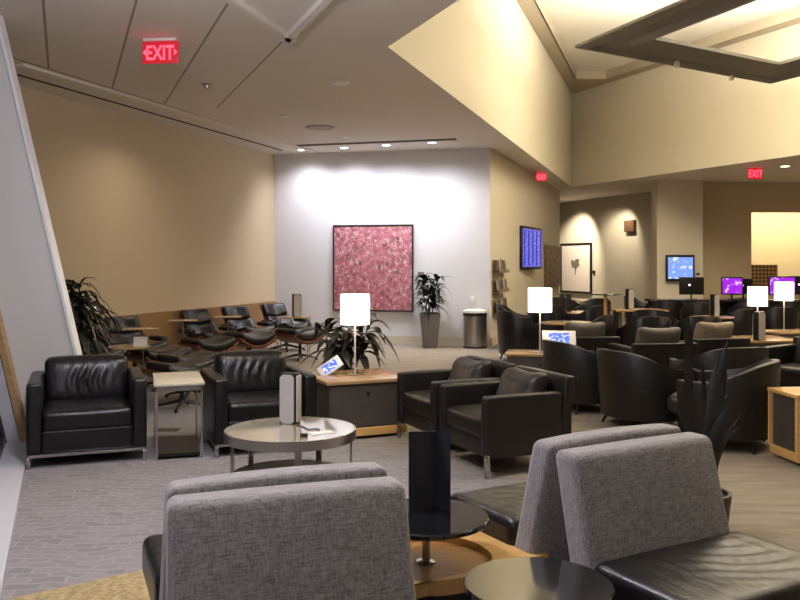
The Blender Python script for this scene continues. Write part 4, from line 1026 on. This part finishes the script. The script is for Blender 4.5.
# computer desk
t = thing('computer_desk', 'long black computer desk carrying the monitors', 'desk', (*ray(730, 18.3), 0), 0); hd = hz(299.5, 18.1)
b = new(); box(b, -1.75, 3.2, -.35, .4, hd - .05, hd, .005); obj('desktop', b, M['gloss_black'], t)
b = new(); box(b, -1.0, 3.15, .1, .14, .3, hd - .05); obj('modesty_panel', b, M['plastic_b'], t)
for x in (-1.65, -.9, .3, 1.6, 3.1):
    b = new(); box(b, x - .04, x + .04, -.3, .35, 0, hd - .05); obj('leg', b, M['plastic_b'], t)
def monitor(label, px, d, w, h, z, m, back=False, rz=0, name='computer_monitor'):
    t = thing(name, label, 'monitor', (*ray(px, d), z), rz, 'computer monitors on the black desk')
    b = new(); rbox(b, (0, 0, .10 + h / 2), (w, .04, h), .008, n=2, m=1); obj('housing', b, M['plastic_b'], t)
    if not back: b = new(); rbox(b, (0, -.021, .10 + h / 2), (w - .05, .004, h - .05), 0, m=1); obj('screen', b, m, t, False)
    else: b = new(); lathe(b, [(0, 0), (.022, 0), (.022, .004), (0, .004)], seg=16); k = obj('logo', b, mat('white_logo_glow', '#ffffff', .5, emit='#e8e8ff', es=1.5), t); k.rotation_euler = (PI / 2, 0, 0); k.location = (-.05, -.02, .10 + h / 2 + .02)
    b = new(); tube(b, [(0, .02, .01), (0, .02, .14)], .02, 8); box(b, -.1, .1, -.08, .08, 0, .012, .003); obj('stand', b, M['plastic_b'], t)
    return t
monitor('monitor seen from behind with a small white logo', 691.5, 18.2, .53, .38, hd + .001, None, True)
monitor('purple-screened monitor between the tower and the left lamp', 732, 18.2, .47, .38, hd + .001, M['purple'])
monitor('black monitor back just right of the purple-screened one', 744, 18.55, .42, .34, hd + .001, None, True, .3)
monitor('purple-screened monitor behind the two glowing lamps', 782, 17.9, .58, .40, hd + .001, M['purple'])
monitor('black monitor at the right edge behind the lamps', 801, 18.3, .5, .4, hd + .001, None, True)
# desk chairs
for px, d, l in ((668, 17.6, 'black desk chair below the blue television'), (700, 16.6, 'black desk chair below the logo monitor'), (748, 16.8, 'black desk chair below the left lamp'), (790, 16.7, 'black desk chair behind the rightmost lamp')):
    place(TS, l, ray(px, d), face(.1, .95), 'black bucket chairs in the back')
# television on the pier
t = thing('wall_television', 'light blue television on the beige pier', 'television', (*ray(680, 21.62), hz(268, 21.6)), 0)
b = new(); rbox(b, (0, 0, 0), (.73, .08, .68), .01, n=2, m=1); obj('housing', b, M['plastic_b'], t)
b = new(); rbox(b, (0, -.042, 0), (.64, .006, .55), 0, m=1); obj('screen', b, M['bluetv'], t, False)
b = new(); rbox(b, (0, 0, 0), (.09, .02, .06), 0, m=1); o = obj('wall_label', b, M['darkgrey']); o.location = (*ray(698, 21.685), hz(274, 21.7)); tag(o, 'tiny dark plate beside the blue television', 'plate')
# lattice screen in the alcove
b = new(); rbox(b, (0, 0, 0), (.78, .10, .62), .02, n=2, m=1); o = obj('lattice_screen', b, M['pattern']); o.location = (*ray(763, 23.2), 0); 
o.location.z = .0
o.scale = (1, 1, 1)
for v in o.data.vertices: v.co.z += .31
o.location.z = hz(264.5, 23.2) - .62
b = new(); box(b, -.45, .45, -.2, .2, 0, .1)
tag(o, 'brown lattice patterned panel in the bright alcove', 'screen panel')
b.free(); b = new(); z_ = hz(264.5, 23.2) - .63; p = ray(763, 23.2); box(b, p[0] - .5, 14.0, p[1] - .25, p[1] + .25, 0, z_, .01); o = obj('alcove_counter', b, M['brown']); tag(o, 'brown counter under the lattice panel in the alcove', 'counter')

# ------------------------------------------------------------------ lights
def light(name, kind, loc, power, col, size=.1, target=None, spot=None, blend=.6, sx=None, sy=None):
    l = bpy.data.lights.new(name, kind); l.energy = power; l.color = lin(col)[:3]
    if kind == 'AREA':
        l.shape = 'RECTANGLE'; l.size = sx or size; l.size_y = sy or size
    else: l.shadow_soft_size = size
    if spot: l.spot_size = math.radians(spot); l.spot_blend = blend
    o = bpy.data.objects.new(name, l); COL.objects.link(o); o.location = loc
    if target: o.rotation_euler = (Vector(target) - Vector(loc)).to_track_quat('-Z', 'Y').to_euler()
    return o
# wall washers
for (p, l), pw in zip(WL, (80, 110, 130, 150)):
    tgt = Vector((p[0], p[1], 0)) - Vector((wn.x, wn.y, 0)) * .75
    light('wall_wash_lamp', 'SPOT', (p[0], p[1], CZ - .05), pw * 1.15, '#f4f4ff', .10, (tgt.x, tgt.y, .2), 138, 1.0)
# atrium glow
light('atrium_uplight', 'AREA', (5.6, 13.2, 4.95), 820, '#fff6e8', target=(5.6, 13.2, 9), sx=2.4, sy=3.0)
light('atrium_uplight', 'AREA', (5.0, 7.0, 4.95), 330, '#fff6e8', target=(5.0, 7.0, 9), sx=3.0, sy=3.0)
# added fill spots at the low ceiling for general brightness, no fixtures at them
for (x, y, pw, c) in ((-3.0, 11.5, 70, '#ffefd6'), (-1.0, 6.2, 130, '#fff2e2'), (1.2, 4.6, 30, '#fff0da'),
                      (-.8, 11.5, 90, '#fff0dc'), (7.2, 19.5, 120, '#ffedd2'), (10.5, 19, 130, '#ffedd2'), (9.5, 14.5, 90, '#ffedd2'), (6.0, 26.5, 110, '#ffedd2')):
    light('ceiling_fill_lamp', 'SPOT', (x, y, CZ - .03), pw, c, .12, (x, y, 0), 150, .9)
light('ceiling_fill_lamp', 'POINT', (-1.2, 4.2, 3.1), 185, '#f2f0ff', .15)  # added fill out of view, brightens the leaning fin, ceiling and foreground
light('ceiling_fill_lamp', 'POINT', (-1.5, .6, 3.2), 75, '#f6f2ff', .15)  # added unseen fill, set left to light the lower left bench
light('picture_lamp', 'SPOT', (5.2, 27.6, CZ - .05), 520, '#ffefd6', .06, (6.3, 29.2, 1.2), 80, .7)
light('picture_lamp', 'SPOT', (6.4, 25.6, CZ - .05), 180, '#ffefd6', .06, (7.1, 27.0, 1.2), 80, .7)
light('alcove_lamp', 'AREA', (11.2, 24.0, CZ - .05), 150, '#ffe8b8', target=(11.2, 24.6, 0), sx=3.5, sy=.8)
sc = bpy.context.scene
w = bpy.data.worlds.new('world'); sc.world = w; w.use_nodes = True
w.node_tree.nodes['Background'].inputs['Color'].default_value = lin('#20242e'); w.node_tree.nodes['Background'].inputs['Strength'].default_value = .6

# ------------------------------------------------------------------ camera
cd = bpy.data.cameras.new('camera'); cam = bpy.data.objects.new('camera', cd); COL.objects.link(cam)
cam.location = (0, 0, EYE); cam.rotation_euler = (PI / 2, 0, 0); cd.sensor_width = 36; cd.lens = 36 * F / 800; cd.shift_y = -37 / 800; cd.clip_start = .05
sc.camera = cam
sc.view_settings.view_transform = 'Standard'; sc.view_settings.look = 'None'; sc.view_settings.gamma = 1; sc.view_settings.use_curve_mapping = False
sc.view_settings.exposure = 0.25
